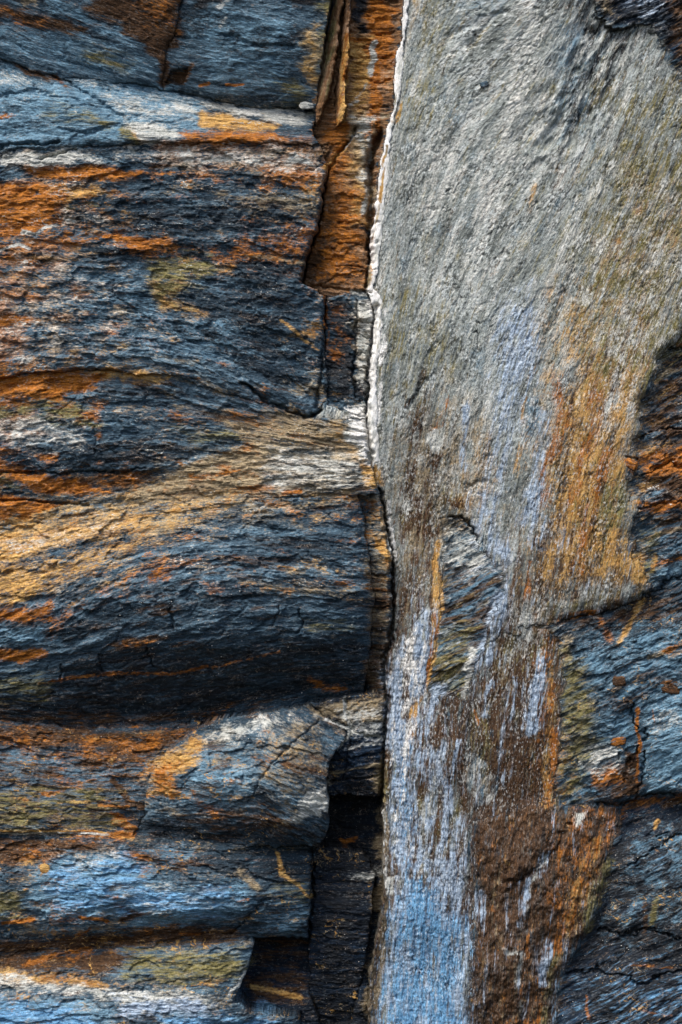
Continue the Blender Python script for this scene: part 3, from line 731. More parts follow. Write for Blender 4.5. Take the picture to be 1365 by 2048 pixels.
L('ochre', .9, 8, (692, 100), (688, 180), (682, 240)), L('rust', .8, 6, (694, 60), (690, 150)), P('olive', .5, 14, (650, -150), (680, -150), (676, 60), (640, 240), (636, 200))
P('dark', .7, 14, (655, 590), (712, 590), (708, 810), (655, 805)), P('rust', .42, 14, (655, 600), (700, 600), (690, 720), (655, 720)), P('pale', .62, 14, (708, 590), (755, 600), (748, 770), (712, 770))
P('tan', .6, 12, (705, 600), (750, 605), (745, 760), (708, 760)), P('dark', .8, 10, (700, 755), (745, 755), (738, 805), (705, 800)), L('pale', .9, 7, (742, 587), (720, 583), (705, 580)), L('rust', .6, 5, (650, 590), (655, 690))
L('ochre', .9, 7, (802, 205), (795, 232), (783, 248)), P('tan', .9, 8, (822, -150), (852, -150), (840, 20), (822, 75), (812, 90), (820, 40)), P('ochre', .5, 8, (824, -150), (846, -150), (834, 20), (820, 70))
L('ochre', .7, 5, (765, 320), (760, 400)), L('tan', .7, 4, (770, 300), (757, 420), (748, 480))
L('pale', .9, 7, (776, 1000), (780, 1060), (784, 1110))
# smooth slab
L('pale', .62, 46, (1070, -100), (1052, 80), (1035, 200), (1010, 330), (980, 420)), L('pale', .45, 40, (1100, 150), (1075, 280), (1050, 400)), L('pale', .4, 30, (880, 560), (870, 680)), L('pale', .45, 40, (970, 300), (950, 420), (960, 520))
P('pale', .36, 60, (830, 250), (1000, 250), (1080, 500), (1000, 620), (800, 600), (790, 400)), P('pale', .5, 20, (770, 260), (785, 250), (790, 320), (780, 500), (770, 500))
P('olive', .35, 40, (830, -150), (960, -150), (900, 250), (800, 300)), P('dark', .35, 16, (940, 90), (965, 50), (1010, 40), (1020, 60), (960, 100)), P('blue', .35, 30, (900, 10), (960, 30), (920, 170), (880, 150))
P('olive', .55, 50, (1190, 290), (1500, 250), (1500, 640), (1300, 760), (1180, 800), (1150, 700), (1180, 560), (1200, 420)), P('ochre', .45, 30, (1230, 310), (1330, 330), (1320, 460), (1220, 450))
P('olive', .42, 40, (745, 560), (870, 540), (850, 760), (780, 900), (745, 900)), P('dark', .3, 30, (745, 560), (830, 560), (810, 720), (760, 780))
P('dark', .58, 30, (1140, 20), (1210, 40), (1290, 90), (1230, 180), (1190, 270), (1130, 330), (1110, 400), (1085, 380), (1120, 270), (1130, 150)), P('blue', .45, 26, (1110, 40), (1190, 50), (1200, 140), (1130, 240), (1090, 300))
P('dark', .42, 26, (1260, 130), (1340, 170), (1380, 230), (1300, 240), (1250, 190)), P('dark', .4, 26, (1320, 380), (1400, 340), (1400, 500), (1310, 440))
P('brown', .45, 24, (1090, 330), (1160, 300), (1150, 400), (1100, 430)), L('ochre', .55, 12, (1070, 370), (1058, 430))
P('brown', .62, 40, (1090, 820), (1180, 690), (1310, 560), (1340, 620), (1290, 780), (1262, 930), (1255, 1080), (1290, 1170), (1150, 1190), (1080, 1140), (1100, 950))
P('ochre', .6, 40, (1090, 800), (1170, 680), (1310, 550), (1340, 600), (1290, 780), (1262, 930), (1255, 1080), (1290, 1170), (1160, 1160), (1090, 1100), (1100, 950))
P('pale', .42, 40, (1180, 620), (1300, 600), (1290, 760), (1230, 900), (1180, 880))
L('rust', .62, 24, (1105, 770), (1125, 840), (1100, 920), (1085, 1000)), L('rust', .62, 28, (1190, 780), (1175, 880), (1140, 990)), L('rust', .5, 22, (1210, 900), (1170, 1040), (1150, 1130)), L('ochre', .65, 14, (1200, 880), (1130, 960), (1110, 1010)), L('ochre', .6, 20, (1230, 640), (1180, 720), (1150, 790))
L('brown', .8, 22, (1130, 1020), (1140, 1140)), L('brown', .75, 18, (1170, 900), (1165, 1000)), L('brown', .7, 20, (1080, 1080), (1075, 1220)), L('rust', .6, 12, (1060, 1130), (1050, 1200))
L('tan', .7, 24, (1255, 700), (1240, 850), (1230, 980), (1215, 1120)), L('pale', .5, 18, (1250, 780), (1250, 900)), P('olive', .6, 16, (1195, 960), (1260, 960), (1255, 1080), (1190, 1060))
P('flow', .6, 34, (1000, 600), (1080, 575), (1088, 690), (1055, 790), (1035, 880), (1012, 960), (1000, 1050), (1040, 1100), (1014, 1170), (985, 1130), (946, 1085), (944, 985), (975, 900), (978, 780))
P('flow', .6, 22, (1060, 950), (1092, 930), (1090, 1085), (1055, 1095), (1030, 1000)), L('flow', .5, 22, (930, 830), (925, 930)), L('flow', .45, 30, (1085, 840), (1070, 950))
P('dark', .5, 12, (1052, 800), (1085, 785), (1085, 850), (1042, 895), (1044, 830)), P('blue', .6, 10, (1052, 800), (1085, 785), (1085, 850), (1042, 895)), L('ochre', .6, 8, (1052, 800), (1038, 860), (1030, 960)), L('ochre', .5, 9, (1085, 850), (1065, 890), (1050, 950))
P('blue', .3, 40, (800, 560), (850, 600), (900, 800), (860, 800)), P('olive', .35, 30, (1080, 600), (1140, 620), (1120, 760), (1070, 760)), P('blue', .4, 20, (1090, 620), (1140, 640), (1110, 720))
P('brown', .5, 40, (780, 820), (860, 760), (910, 860), (905, 1000), (880, 1150), (850, 1220), (800, 1280), (785, 1100), (765, 960))
P('brown', .75, 22, (826, 985), (885, 1000), (888, 1070), (800, 1090), (790, 1010)), P('brown', .95, 10, (900, 1000), (945, 985), (945, 1042), (908, 1032)), P('olive', .5, 14, (880, 960), (945, 980), (930, 1000), (885, 1000))
L('rust', .5, 8, (895, 790), (880, 840), (870, 860)), P('pale', .8, 10, (848, 872), (880, 852), (892, 890), (866, 908)), L('brown', .8, 10, (880, 905), (870, 940)), L('brown', .7, 9, (850, 755), (836, 790), (815, 820))
P('pale', .36, 22, (1080, 1180), (1190, 1155), (1295, 1165), (1190, 1212), (1080, 1240), (1000, 1245), (1050, 1190)), P('olive', .6, 20, (1090, 1200), (1290, 1175), (1190, 1215), (1080, 1242)), P('brown', .6, 10, (1140, 1195), (1180, 1160), (1185, 1175), (1150, 1205))
P('rust', 1., 6, (1242, 918), (1275, 928), (1265, 942), (1250, 938)), P('ochre', .8, 12, (1236, 1090), (1280, 1110), (1300, 1170), (1262, 1178), (1240, 1140))
L('ochre', .7, 8, (1300, 1140), (1305, 1110)), L('dark', .5, 10, (768, 950), (765, 990))
# broken lower slab, mineral run-off
P('blue', .6, 14, (886, 1045), (950, 1060), (1000, 1150), (980, 1230), (935, 1380), (850, 1385), (880, 1250)), P('pale', .5, 14, (886, 1045), (950, 1055), (990, 1130), (940, 1170), (885, 1140)), P('olive', .5, 14, (880, 1250), (950, 1220), (930, 1390), (850, 1385)), P('ochre', .5, 10, (900, 1040), (945, 1048), (935, 1056), (900, 1052)), P('tan', .5, 14, (890, 1140), (930, 1140), (900, 1200))
L('ochre', 1.2, 10, (875, 1090), (868, 1180), (874, 1255), (866, 1310), (848, 1370), (830, 1420), (824, 1460)), L('rust', 1.1, 6, (870, 1230), (876, 1262), (858, 1320), (846, 1375)), L('ochre', .7, 6, (880, 1130), (884, 1200), (878, 1240)), L('rust', .6, 6, (824, 1450), (815, 1500), (818, 1560))
P('brown', .55, 26, (785, 1000), (870, 1080), (862, 1190), (800, 1290), (785, 1240)), L('brown', .6, 16, (800, 1300), (860, 1190))
P('flow', .8, 16, (800, 1280), (868, 1205), (872, 1290), (855, 1350), (850, 1385), (820, 1440), (815, 1560), (790, 1590), (772, 1480), (775, 1340)), P('white', .6, 14, (812, 1310), (850, 1300), (846, 1370), (822, 1395))
P('flow', .5, 24, (780, 1400), (900, 1440), (930, 1600), (945, 1720), (790, 1720)), P('flow', .8, 10, (862, 1365), (900, 1368), (860, 1440), (845, 1460))
L('flow', .95, 22, (795, 1400), (800, 1550), (798, 1700)), L('flow', .9, 14, (905, 1480), (892, 1590), (888, 1720)), L('flow', .7, 10, (870, 1400), (850, 1470))
L('brown', .7, 14, (830, 1440), (826, 1560), (830, 1700)), L('brown', .65, 14, (850, 1480), (858, 1600)), L('olive', .6, 18, (845, 1620), (850, 1720)), P('pale', .9, 8, (840, 1618), (868, 1612), (862, 1640), (845, 1648)), L('brown', .6, 10, (915, 1560), (910, 1700))
P('tan', .85, 12, (750, 1560), (774, 1500), (782, 1700), (792, 1800), (768, 1900), (752, 2240), (728, 2240), (735, 1950), (755, 1850)), P('olive', .5, 10, (760, 1540), (776, 1500), (780, 1640), (765, 1650)), P('pale', .8, 12, (742, 1750), (790, 1740), (790, 1775), (730, 1765), (700, 1755)), P('pale', .5, 12, (760, 1600), (775, 1600), (780, 1780), (755, 1780))
P('flow', .7, 18, (785, 1690), (935, 1700), (938, 1850), (932, 2240), (752, 2240), (764, 1900), (790, 1800)), P('azure', .7, 40, (810, 1730), (930, 1840), (928, 2240), (758, 2240), (768, 1930)), P('azure', .5, 20, (785, 1500), (830, 1480), (835, 1700), (790, 1700))
L('brown', .6, 7, (850, 1700), (848, 1760), (860, 1820)), L('brown', .6, 7, (890, 1720), (896, 1800)), L('brown', .55, 6, (820, 1740), (818, 1800)), L('brown', .6, 8, (925, 1700), (918, 1760)), L('dark', .5, 5, (798, 1885), (800, 1905)), L('dark', .5, 5, (855, 1860), (858, 1885)), L('dark', .5, 5, (840, 1930), (843, 1950))
P('brown', .72, 26, (945, 1350), (1000, 1270), (1112, 1245), (1125, 1330), (1118, 1600), (1030, 1620), (960, 1560), (940, 1450)), P('brown', 1., 22, (975, 1470), (1100, 1450), (1108, 1602), (1000, 1615)), P('dark', .5, 24, (990, 1480), (1085, 1490), (1090, 1600), (1010, 1610))
P('tan', .42, 24, (950, 1290), (1100, 1260), (1110, 1400), (980, 1400)), P('olive', .4, 20, (1000, 1250), (1110, 1250), (1100, 1330), (1010, 1340))
L('flow', .95, 24, (1078, 1320), (1070, 1390), (1060, 1455)), L('flow', .7, 26, (1000, 1195), (990, 1250), (965, 1320)), L('flow', .7, 12, (980, 1360), (968, 1420)), L('pale', .6, 12, (940, 1300), (930, 1380)), L('flow', .6, 8, (1030, 1370), (1018, 1470)), L('flow', .5, 10, (1012, 1500), (1005, 1560))
L('brown', .95, 14, (1000, 1300), (965, 1420)), L('brown', .9, 16, (1035, 1300), (1040, 1470)), L('ochre', .5, 14, (1098, 1330), (1095, 1460), (1090, 1600)), L('rust', .5, 14, (1108, 1460), (1098, 1600)), L('rust', .5, 10, (1040, 1260), (1070, 1230)), L('rust', .8, 5, (945, 1410), (955, 1440))
P('blue', .6, 12, (928, 1500), (980, 1520), (1005, 1605), (950, 1622), (925, 1565)), P('pale', .42, 12, (928, 1500), (975, 1520), (1000, 1600), (960, 1620), (925, 1560)), P('tan', .5, 10, (930, 1540), (985, 1540), (980, 1570)), P('pale', .6, 8, (975, 1610), (1010, 1612), (1000, 1625))
P('dark', .6, 12, (905, 1420), (950, 1410), (950, 1470), (920, 1480)), P('blue', .4, 12, (840, 1470), (870, 1470), (870, 1540), (840, 1540))
# right-hand rock face
P('blue', .5, 40, (1120, 1280), (1365, 1200), (1500, 1180), (1500, 1560), (1290, 1590), (1200, 1480)), P('dark', .55, 34, (1280, 1205), (1500, 1130), (1500, 1280), (1365, 1290), (1280, 1270)), P('dark', .45, 26, (1130, 1260), (1240, 1225), (1260, 1300), (1170, 1340)), P('brown', .55, 26, (1180, 1225), (1300, 1190), (1365, 1175), (1365, 1240), (1230, 1260))
P('olive', .55, 24, (1118, 1290), (1150, 1280), (1185, 1400), (1200, 1470), (1150, 1600), (1112, 1602)), P('tan', .52, 22, (1150, 1390), (1190, 1380), (1180, 1470), (1140, 1590), (1118, 1590)), P('ochre', .45, 16, (1120, 1440), (1160, 1430), (1140, 1590), (1112, 1600)), P('tan', .6, 12, (1118, 1265), (1150, 1270), (1140, 1340), (1122, 1340))
L('rust', .8, 7, (1140, 1232), (1190, 1226)), L('ochre', .62, 9, (1282, 1196), (1256, 1250), (1232, 1280)), L('rust', .5, 12, (1195, 1240), (1215, 1280)), L('tan', .7, 7, (1290, 1312), (1365, 1284), (1420, 1270)), L('ochre', .5, 7, (1330, 1310), (1400, 1280)), L('rust', .55, 9, (1325, 1300), (1420, 1260))
P('brown', 1., 7, (1222, 1352), (1245, 1348), (1243, 1365), (1225, 1366)), P('brown', 1., 8, (1316, 1362), (1345, 1356), (1358, 1376), (1325, 1385)), P('rust', .5, 7, (1318, 1362), (1345, 1358), (1350, 1378)), P('ochre', .5, 9, (1208, 1375), (1230, 1370), (1220, 1400)), P('rust', .6, 6, (1342, 1340), (1365, 1335), (1365, 1345)), P('ochre', .5, 8, (1350, 1398), (1372, 1396), (1368, 1410))
P('pale', .55, 14, (1160, 1488), (1225, 1485), (1265, 1540), (1170, 1560)), P('blue', .6, 14, (1180, 1430), (1270, 1400), (1265, 1470), (1190, 1475)), P('rust', .9, 10, (1178, 1530), (1252, 1520), (1248, 1558), (1185, 1572)), P('rust', 1.0, 5, (1220, 1474), (1246, 1470), (1248, 1484), (1225, 1486)), P('ochre', .6, 5, (1215, 1490), (1240, 1488), (1240, 1496)), P('brown', 1., 10, (1242, 1500), (1278, 1500), (1280, 1592), (1240, 1592)), P('brown', .7, 8, (1200, 1560), (1250, 1550), (1250, 1600), (1190, 1600)), P('blue', .7, 8, (1162, 1570), (1235, 1575), (1230, 1598), (1165, 1600))
P('blue', .8, 16, (1285, 1400), (1500, 1360), (1500, 1560), (1285, 1585)), P('pale', .45, 16, (1290, 1420), (1365, 1400), (1365, 1440), (1300, 1470)), L('rust', .8, 6, (1270, 1415), (1274, 1480), (1272, 1560)), L('rust', .6, 4, (1300, 1415), (1306, 1440)), P('dark', .45, 16, (1290, 1480), (1400, 1450), (1400, 1570), (1290, 1580))
P('rust', .45, 10, (1108, 1606), (1240, 1598), (1365, 1576), (1500, 1560), (1500, 1584), (1365, 1600), (1262, 1618), (1238, 1650), (1180, 1668), (1120, 1640)), P('brown', .8, 12, (1240, 1600), (1400, 1576), (1400, 1600), (1270, 1622))
P('brown', .6, 22, (935, 1640), (1240, 1605), (1240, 1650), (1180, 1850), (1110, 1970), (1085, 2240), (925, 2240), (945, 1800)), P('rust', .3, 20, (1100, 1620), (1235, 1640), (1195, 1760), (1150, 1860), (1110, 1870), (1120, 1720)), P('ochre', .5, 18, (1140, 1690), (1205, 1720), (1150, 1860), (1120, 1900), (1128, 1780)), P('pale', .6, 7, (1145, 1620), (1172, 1616), (1170, 1640), (1150, 1645)), P('rust', .2, 20, (945, 1660), (1080, 1640), (1060, 1700), (960, 1720)), P('dark', .5, 14, (960, 1640), (1060, 1640), (1030, 1690), (970, 1690)), P('blue', .5, 10, (960, 1670), (985, 1665), (985, 1690), (965, 1692))
L('flow', .66, 12, (1090, 1700), (1065, 1755), (1045, 1800), (1035, 1840)), L('pale', .6, 8, (1088, 1705), (1055, 1780)), L('flow', .7, 12, (1094, 1880), (1086, 1960)), L('pale', .5, 12, (1010, 1890), (1040, 1890), (1030, 1950)), P('dark', .75, 18, (1040, 1795), (1112, 1790), (1100, 1875), (1020, 1870)), P('tan', .5, 20, (955, 1720), (1020, 1760), (1000, 1890), (955, 1870)), P('dark', .55, 20, (930, 1900), (960, 1880), (980, 2240), (930, 2240)), L('tan', .6, 16, (1020, 1930), (1000, 2040)), P('rust', .6, 10, (1000, 2030), (1080, 2030), (1080, 2060), (1000, 2060)), P('olive', .62, 16, (1100, 1890), (1125, 1900), (1100, 1960), (1088, 2060), (1070, 2060)), L('flow', .6, 14, (955, 1790), (965, 1870)), L('brown', .6, 16, (1000, 1960), (1060, 2000)), L('rust', .5, 10, (1060, 1870), (1040, 1980))
P('ochre', .5, 10, (1150, 1780), (1190, 1760), (1170, 1830)), P('dark', .5, 14, (1110, 1720), (1150, 1700), (1140, 1740), (1115, 1760))
P('azure', .26, 30, (1100, 1960), (1180, 1920), (1280, 1950), (1500, 1920), (1500, 2240), (1090, 2240)), P('blue', .4, 40, (1260, 1640), (1500, 1600), (1500, 1800), (1260, 1800)), P('azure', .2, 30, (1250, 1690), (1340, 1650), (1365, 1730), (1280, 1760)), L('ochre', .8, 6, (1312, 1640), (1302, 1656)), L('olive', .7, 10, (1315, 1790), (1300, 1840)), L('brown', .6, 10, (1290, 1800), (1285, 1860)), L('rust', .6, 5, (1168, 1985), (1176, 2030)), L('rust', .5, 4, (1280, 2015), (1345, 2025)), L('rust', .45, 4, (1260, 1925), (1340, 1930)), L('olive', .6, 20, (1215, 1720), (1190, 1780), (1170, 1850)), P('dark', .5, 30, (1200, 1850), (1290, 1820), (1280, 1880), (1200, 1900))
P('azure', .5, 14, (1340, 1950), (1365, 1940), (1400, 1990), (1345, 1985))
P('brown', .6, 16, (1290, 830), (1365, 710), (1500, 680), (1500, 860), (1300, 885)), P('dark', .6, 20, (1320, 700), (1500, 660), (1500, 800), (1340, 780), (1300, 860)), L('tan', .65, 7, (1300, 760), (1340, 745), (1400, 740)), P('rust', .7, 12, (1264, 905), (1500, 880), (1500, 950), (1285, 955)), P('brown', .8, 14, (1285, 930), (1500, 900), (1500, 990), (1275, 990)), P('blue', .6, 16, (1270, 950), (1340, 960), (1320, 1010), (1268, 1010)), P('blue', .45, 16, (1280, 860), (1330, 850), (1320, 890), (1278, 900)), P('rust', .6, 10, (1262, 1010), (1365, 990), (1500, 980), (1500, 1010), (1280, 1030)), P('blue', .52, 20, (1275, 1060), (1500, 1010), (1500, 1150), (1300, 1165)), L('tan', .7, 7, (1272, 1082), (1330, 1062), (1400, 1050)), L('rust', .6, 8, (1300, 1130), (1380, 1110)), P('olive', .5, 16, (1268, 1060), (1300, 1060), (1310, 1160), (1280, 1150)), P('brown', .6, 6, (1298, 955), (1325, 950), (1320, 975)), P('rust', .8, 6, (1335, 680), (1365, 670), (1400, 668), (1400, 690), (1340, 690))
P('brown', .6, 24, (1320, -100), (1500, -100), (1500, 220), (1365, 190), (1330, 110)), P('flow', .4, 20, (1240, 0), (1320, -10), (1330, 60), (1260, 50)), P('tan', .4, 14, (1190, -20), (1230, -20), (1230, 40), (1200, 40)), P('dark', .6, 20, (1330, 60), (1400, 60), (1400, 180), (1345, 150))

# foot of the cliff: dark rock, plus light fall-off painted into the colour
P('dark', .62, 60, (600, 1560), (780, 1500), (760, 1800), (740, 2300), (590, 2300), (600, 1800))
P('dark', .72, 60, (1180, 1660), (1500, 1600), (1500, 2300), (1080, 2300), (1120, 1980))
P('dark', .5, 50, (940, 1500), (1110, 1450), (1110, 1610), (1000, 1640), (940, 1900), (1080, 2000), (1060, 2300), (930, 2300))
P('brown', .5, 50, (-150, 1440), (300, 1460), (290, 1660), (-150, 1660))

# warm bands that join up along the layers
P('tan', .62, 50, (-150, 985), (240, 960), (440, 890), (700, 860), (745, 880), (745, 1010), (300, 1075), (-150, 1150))
P('ochre', .5, 50, (-150, 1000), (200, 1000), (500, 980), (400, 1060), (-150, 1140))
P('rust', .5, 50, (-150, 350), (130, 350), (230, 420), (160, 520), (60, 620), (120, 760), (60, 900), (100, 1000), (-150, 1010))
P('ochre', .36, 50, (-150, 350), (200, 350), (280, 420), (180, 560), (200, 760), (100, 900), (-150, 900))
P('rust', .5, 40, (200, 455), (420, 480), (640, 430), (640, 520), (500, 540), (260, 520))
P('rust', .5, 30, (300, 255), (640, 270), (650, 380), (400, 360), (280, 340))
P('brown', .5, 40, (300, 800), (640, 800), (640, 860), (420, 880))
P('rust', .36, 40, (-150, 1440), (400, 1450), (300, 1560), (-150, 1500))
P('rust', .34, 40, (-150, 1660), (260, 1670), (430, 1720), (300, 1740), (-150, 1720))
P('tan', .5, 40, (400, 1460), (650, 1420), (660, 1600), (560, 1640), (480, 1480))
# warm weathering down the right of the slab and dark run-off beneath it
P('tan', .5, 60, (860, 760), (1000, 800), (1000, 1050), (880, 1060), (800, 1000))
P('ochre', .5, 60, (1080, 700), (1300, 560), (1365, 420), (1500, 420), (1300, 760), (1262, 1160), (1080, 1200))
P('brown', .6, 40, (1080, 950), (1180, 950), (1120, 1250), (1080, 1420), (1000, 1640), (940, 1640), (960, 1420), (1040, 1200))
P('brown', .65, 40, (960, 1400), (1110, 1380), (1110, 1600), (1060, 1800), (1040, 2300), (930, 2300), (940, 1700))
P('dark', .62, 40, (1000, 1440), (1100, 1440), (1090, 1640), (1040, 1880), (1000, 2300), (950, 2300), (950, 1800))
L('rust', .62, 26, (1215, 1640), (1170, 1740), (1130, 1840), (1105, 1900)), L('ochre', .55, 16, (1190, 1680), (1150, 1800), (1120, 1900))

P('brown', 1., 8, *NOTCH)
P('dark', .6, 30, (945, 1640), (1110, 1610), (1130, 1680), (1060, 1800), (960, 1800))
P('brown', .7, 30, (790, 1420), (920, 1420), (945, 1720), (930, 2300), (760, 2300), (790, 1800))
P('dark', .42, 30, (790, 1420), (920, 1420), (945, 1720), (930, 2300), (760, 2300), (790, 1800))
P('white', .42, 30, (780, 1280), (860, 1240), (850, 1400), (830, 1700), (780, 1700))

P('rust', 1., 12, (736, -150), (788, -150), (782, 60), (770, 130), (744, 120), (736, 60)), L('rust', 1.1, 14, (756, 100), (752, 200), (735, 260)), L('ochre', .9, 10, (745, 60), (738, 150), (712, 200)), L('ochre', 1., 8, (690, 210), (672, 300), (655, 335))
P('pale', .62, 14, (735, 600), (750, 610), (744, 800), (725, 800)), P('white', .9, 14, (690, 812), (745, 815), (748, 930), (715, 905))
P('dark', .62, 50, (1120, 1225), (1300, 1186), (1500, 1120), (1500, 1290), (1300, 1280), (1180, 1290))
P('dark', .5, 40, (1262, 800), (1500, 640), (1500, 1100), (1290, 1150), (1262, 1000)), P('brown', .5, 40, (1262, 800), (1500, 640), (1500, 1100), (1290, 1150))
P('brown', .6, 30, (1040, 1240), (1300, 1180), (1300, 1215), (1120, 1270), (1040, 1280)), P('olive', .5, 30, (1290, 600), (1340, 560), (1330, 720), (1290, 800), (1262, 900), (1240, 900))
P('brown', .75, 40, (1010, 1240), (1110, 1240), (1115, 1600), (1060, 1780), (1060, 2300), (940, 2300), (945, 1640), (985, 1400))
P('dark', .6, 40, (1000, 1330), (1100, 1400), (1105, 1600), (1060, 1640), (990, 1620), (975, 1450))

P('pale', .75, 40, (1040, -150), (1130, -150), (1100, 60), (1060, 220), (1030, 340), (990, 400), (985, 330), (1010, 200)), P('pale', .55, 40, (820, 270), (960, 230), (970, 420), (860, 480), (790, 420)), P('olive', .5, 50, (840, -100), (930, -100), (900, 200), (800, 330), (800, 240)), P('olive', .42, 60, (760, 600), (900, 560), (940, 720), (860, 820), (780, 820)), P('dark', .36, 40, (820, 300), (870, 280), (850, 330), (810, 350)), P('blue', .42, 40, (1060, 380), (1200, 330), (1180, 480), (1080, 500)), P('pale', .55, 40, (1100, 420), (1200, 400), (1160, 560), (1080, 580)), P('brown', .4, 40, (1200, 380), (1365, 420), (1340, 620), (1240, 600))

P('dark', .42, 70, (1090, -200), (1500, -200), (1500, 520), (1330, 520), (1180, 330), (1080, 260)), P('olive', .42, 60, (1180, 150), (1500, 150), (1500, 500), (1200, 420)), P('ochre', .4, 50, (1060, 560), (1200, 520), (1330, 480), (1330, 640), (1150, 760), (1080, 900), (1050, 800))
P('blue', .62, 40, (-150, 20), (180, 60), (320, 120), (320, 165), (0, 110)), P('blue', .58, 40, (370, 30), (600, 10), (600, 190), (400, 170)), P('pale', .5, 24, (150, 155), (420, 195), (400, 250), (250, 240)), P('pale', .5, 24, (-150, 120), (60, 150), (90, 190), (-150, 190))
P('tan', .5, 30, (420, 370), (640, 370), (636, 450), (500, 430)), P('olive', .5, 18, (100, 200), (240, 240), (230, 270), (90, 230))

P('dark', .55, 30, (1130, 1920), (1500, 1700), (1500, 2300), (1090, 2300)), P('brown', .5, 40, (800, 1440), (930, 1440), (950, 1690), (800, 1690)), P('olive', .5, 30, (830, 1560), (930, 1600), (930, 1720), (840, 1720))
P('rust', .62, 30, (640, 240), (700, 200), (690, 330), (740, 420), (736, 560), (640, 560), (620, 500), (652, 360)), P('ochre', .55, 30, (690, 60), (745, 60), (740, 420), (690, 380))

P('azure', .3, 50, (1110, 1930), (1200, 1890), (1365, 1920), (1500, 1920), (1500, 2300), (1095, 2300)), P('blue', .36, 50, (1230, 1640), (1500, 1600), (1500, 1900), (1190, 1880))
P('tan', .5, 40, (1000, 1180), (1110, 1140), (1110, 1300), (1040, 1420), (960, 1420)), P('pale', .5, 30, (1000, 1200), (1100, 1180), (1080, 1290), (1010, 1330)), P('olive', .5, 30, (940, 1400), (990, 1400), (980, 1600), (930, 1500))
P('rust', .5, 30, (1080, 1460), (1112, 1440), (1110, 1610), (1085, 1610)), P('tan', .45, 30, (955, 1700), (1030, 1760), (1010, 1960), (955, 1900)), P('rust', .4, 30, (1080, 1640), (1230, 1640), (1180, 1760), (1120, 1860), (1080, 1800)), P('tan', .4, 30, (985, 1930), (1060, 1940), (1050, 2100), (985, 2100))
P('ochre', .42, 50, (880, 900), (1000, 860), (1000, 1060), (900, 1060)), P('brown', .5, 40, (1080, 850), (1200, 800), (1260, 900), (1200, 1180), (1080, 1200))

P('tan', .62, 70, (780, 880), (900, 760), (1000, 880), (960, 1060), (880, 1180), (800, 1260)), P('brown', .5, 60, (780, 900), (900, 800), (940, 980), (880, 1180), (800, 1270))
P('ochre', .5, 80, (1060, 640), (1180, 420), (1365, 330), (1500, 330), (1330, 700), (1262, 1160), (1080, 1200), (1050, 900)), P('olive', .5, 80, (1080, 420), (1365, 200), (1500, 300), (1330, 640), (1100, 700)), P('tan', .5, 60, (1060, 900), (1262, 800), (1262, 1170), (1060, 1240), (1000, 1240))
L('white', .75, 9, (738, 600), (746, 612), (748, 690), (742, 760)), L('pale', .62, 12, (806, 110), (800, 200), (788, 250), (782, 310), (770, 420), (762, 490), (756, 560)), L('white', .62, 7, (770, 620), (765, 700), (758, 780), (760, 860)), L('white', .7, 7, (776, 1000), (782, 1060), (787, 1110)), L('pale', .7, 8, (742, 270), (738, 340), (728, 420))
P('rust', .5, 40, (1060, 1250), (1110, 1250), (1112, 1600), (1080, 1600)), P('dark', .5, 30, (945, 1790), (1020, 1790), (1010, 2300), (940, 2300)), P('rust', .5, 26, (1100, 1800), (1150, 1760), (1110, 1920), (1070, 2060), (1060, 1980))


# the run-off is a thin skin of its own over the slab
skin = np.clip(np.maximum(MASK['flow'], LINE['flow']) * 1.3 - .3, 0, 1) * isreg('slab', 'crust', 'lower')
HT += skin * (.010 * ridged(TS / 17, SS / 110, 4, 381, .6) - .010 * sstep(.28, .5, fbm(TS / 9, SS / 30, 3, 391)))
HT += blur(skin, 5) * .0045 * ridged(X / 34 + .6 * fbm(X / 50, Y / 50, 2, 383), Y / 13, 3, 385)
gapn = sstep(.0, .32, fbm(TS / 27, SS / 95, 4, 387, .6)) * (1 - .55 * sstep(1720, 1860, Y))
for q_ in (MASK, LINE):
    q_['flow'] = q_['flow'] * (1 - .7 * gapn * sstep(1180, 1300, Y))
# every stain is streaked along the grain; minor minerals turn up everywhere
fine = fbm(Tc / 7, Sc / 65, 4, 603, .65)
strk = np.where(VERT, fbm(Tc / 15, Sc / 170, 5, 601, .6), fbm(Sc / 120, Tc / 17, 5, 602, .6))
for i, n in enumerate(NAMES):
    k = np.where(VERT, 1.0, .45 if n in ('tan', 'ochre', 'blue') else .7) * (fbm(X / 33, Y / 24, 4, 620 + i) * .6 + (1 if i % 2 else -1) * strk)
    kf = np.where(VERT, 1.5, .3) * fine * (1 if i % 2 else -1)
    MASK[n] = np.maximum(np.clip(MASK[n] * (1 + k + .6 * kf), 0, 1.0), np.clip(LINE[n] * np.where(VERT, .92, 1.) * (1 + np.where(VERT, .7, .4) * k + kf), 0, 1))
left = isreg('bed1', 'bed2', 'bulge', 'low1', 'hump', 'low2', 'foot', 'pillarB', 'pillarC', 'face', 'edge')
for n, a, b, sd in (('rust', .14, .8, 641), ('ochre', .12, .75, 642), ('tan', .15, .75, 643), ('pale', .02, .6, 644), ('brown', .16, .75, 645), ('blue', .22, .75, 646)):
    v = a + b * fbm(Sc / 95, Tc / 30, 5, sd, .55) + .25 * fbm(X / 300, Y / 220, 2, sd + 20)
    v = v - .3 * np.clip(MASK['dark'] * 1.5, 0, 1) - .35 * sstep(1150, 1230, Y) * sstep(1470, 1400, Y) * (n != 'brown')
    v = v - .12 * sstep(1400, 1470, Y) * (n in ('rust', 'pale', 'ochre'))
    MASK[n] = np.where(left, np.maximum(MASK[n], np.clip(v, 0, .6)), MASK[n])
falloff = (X < 800) * sstep(1400, 1520, Y) * (.30 + .6 * fbm(X / 120, Y / 50, 4, 671))  # lower left darkens downwards: dimming light painted as dark cover
MASK['dark'] = np.maximum(MASK['dark'], np.clip(falloff, 0, .6))
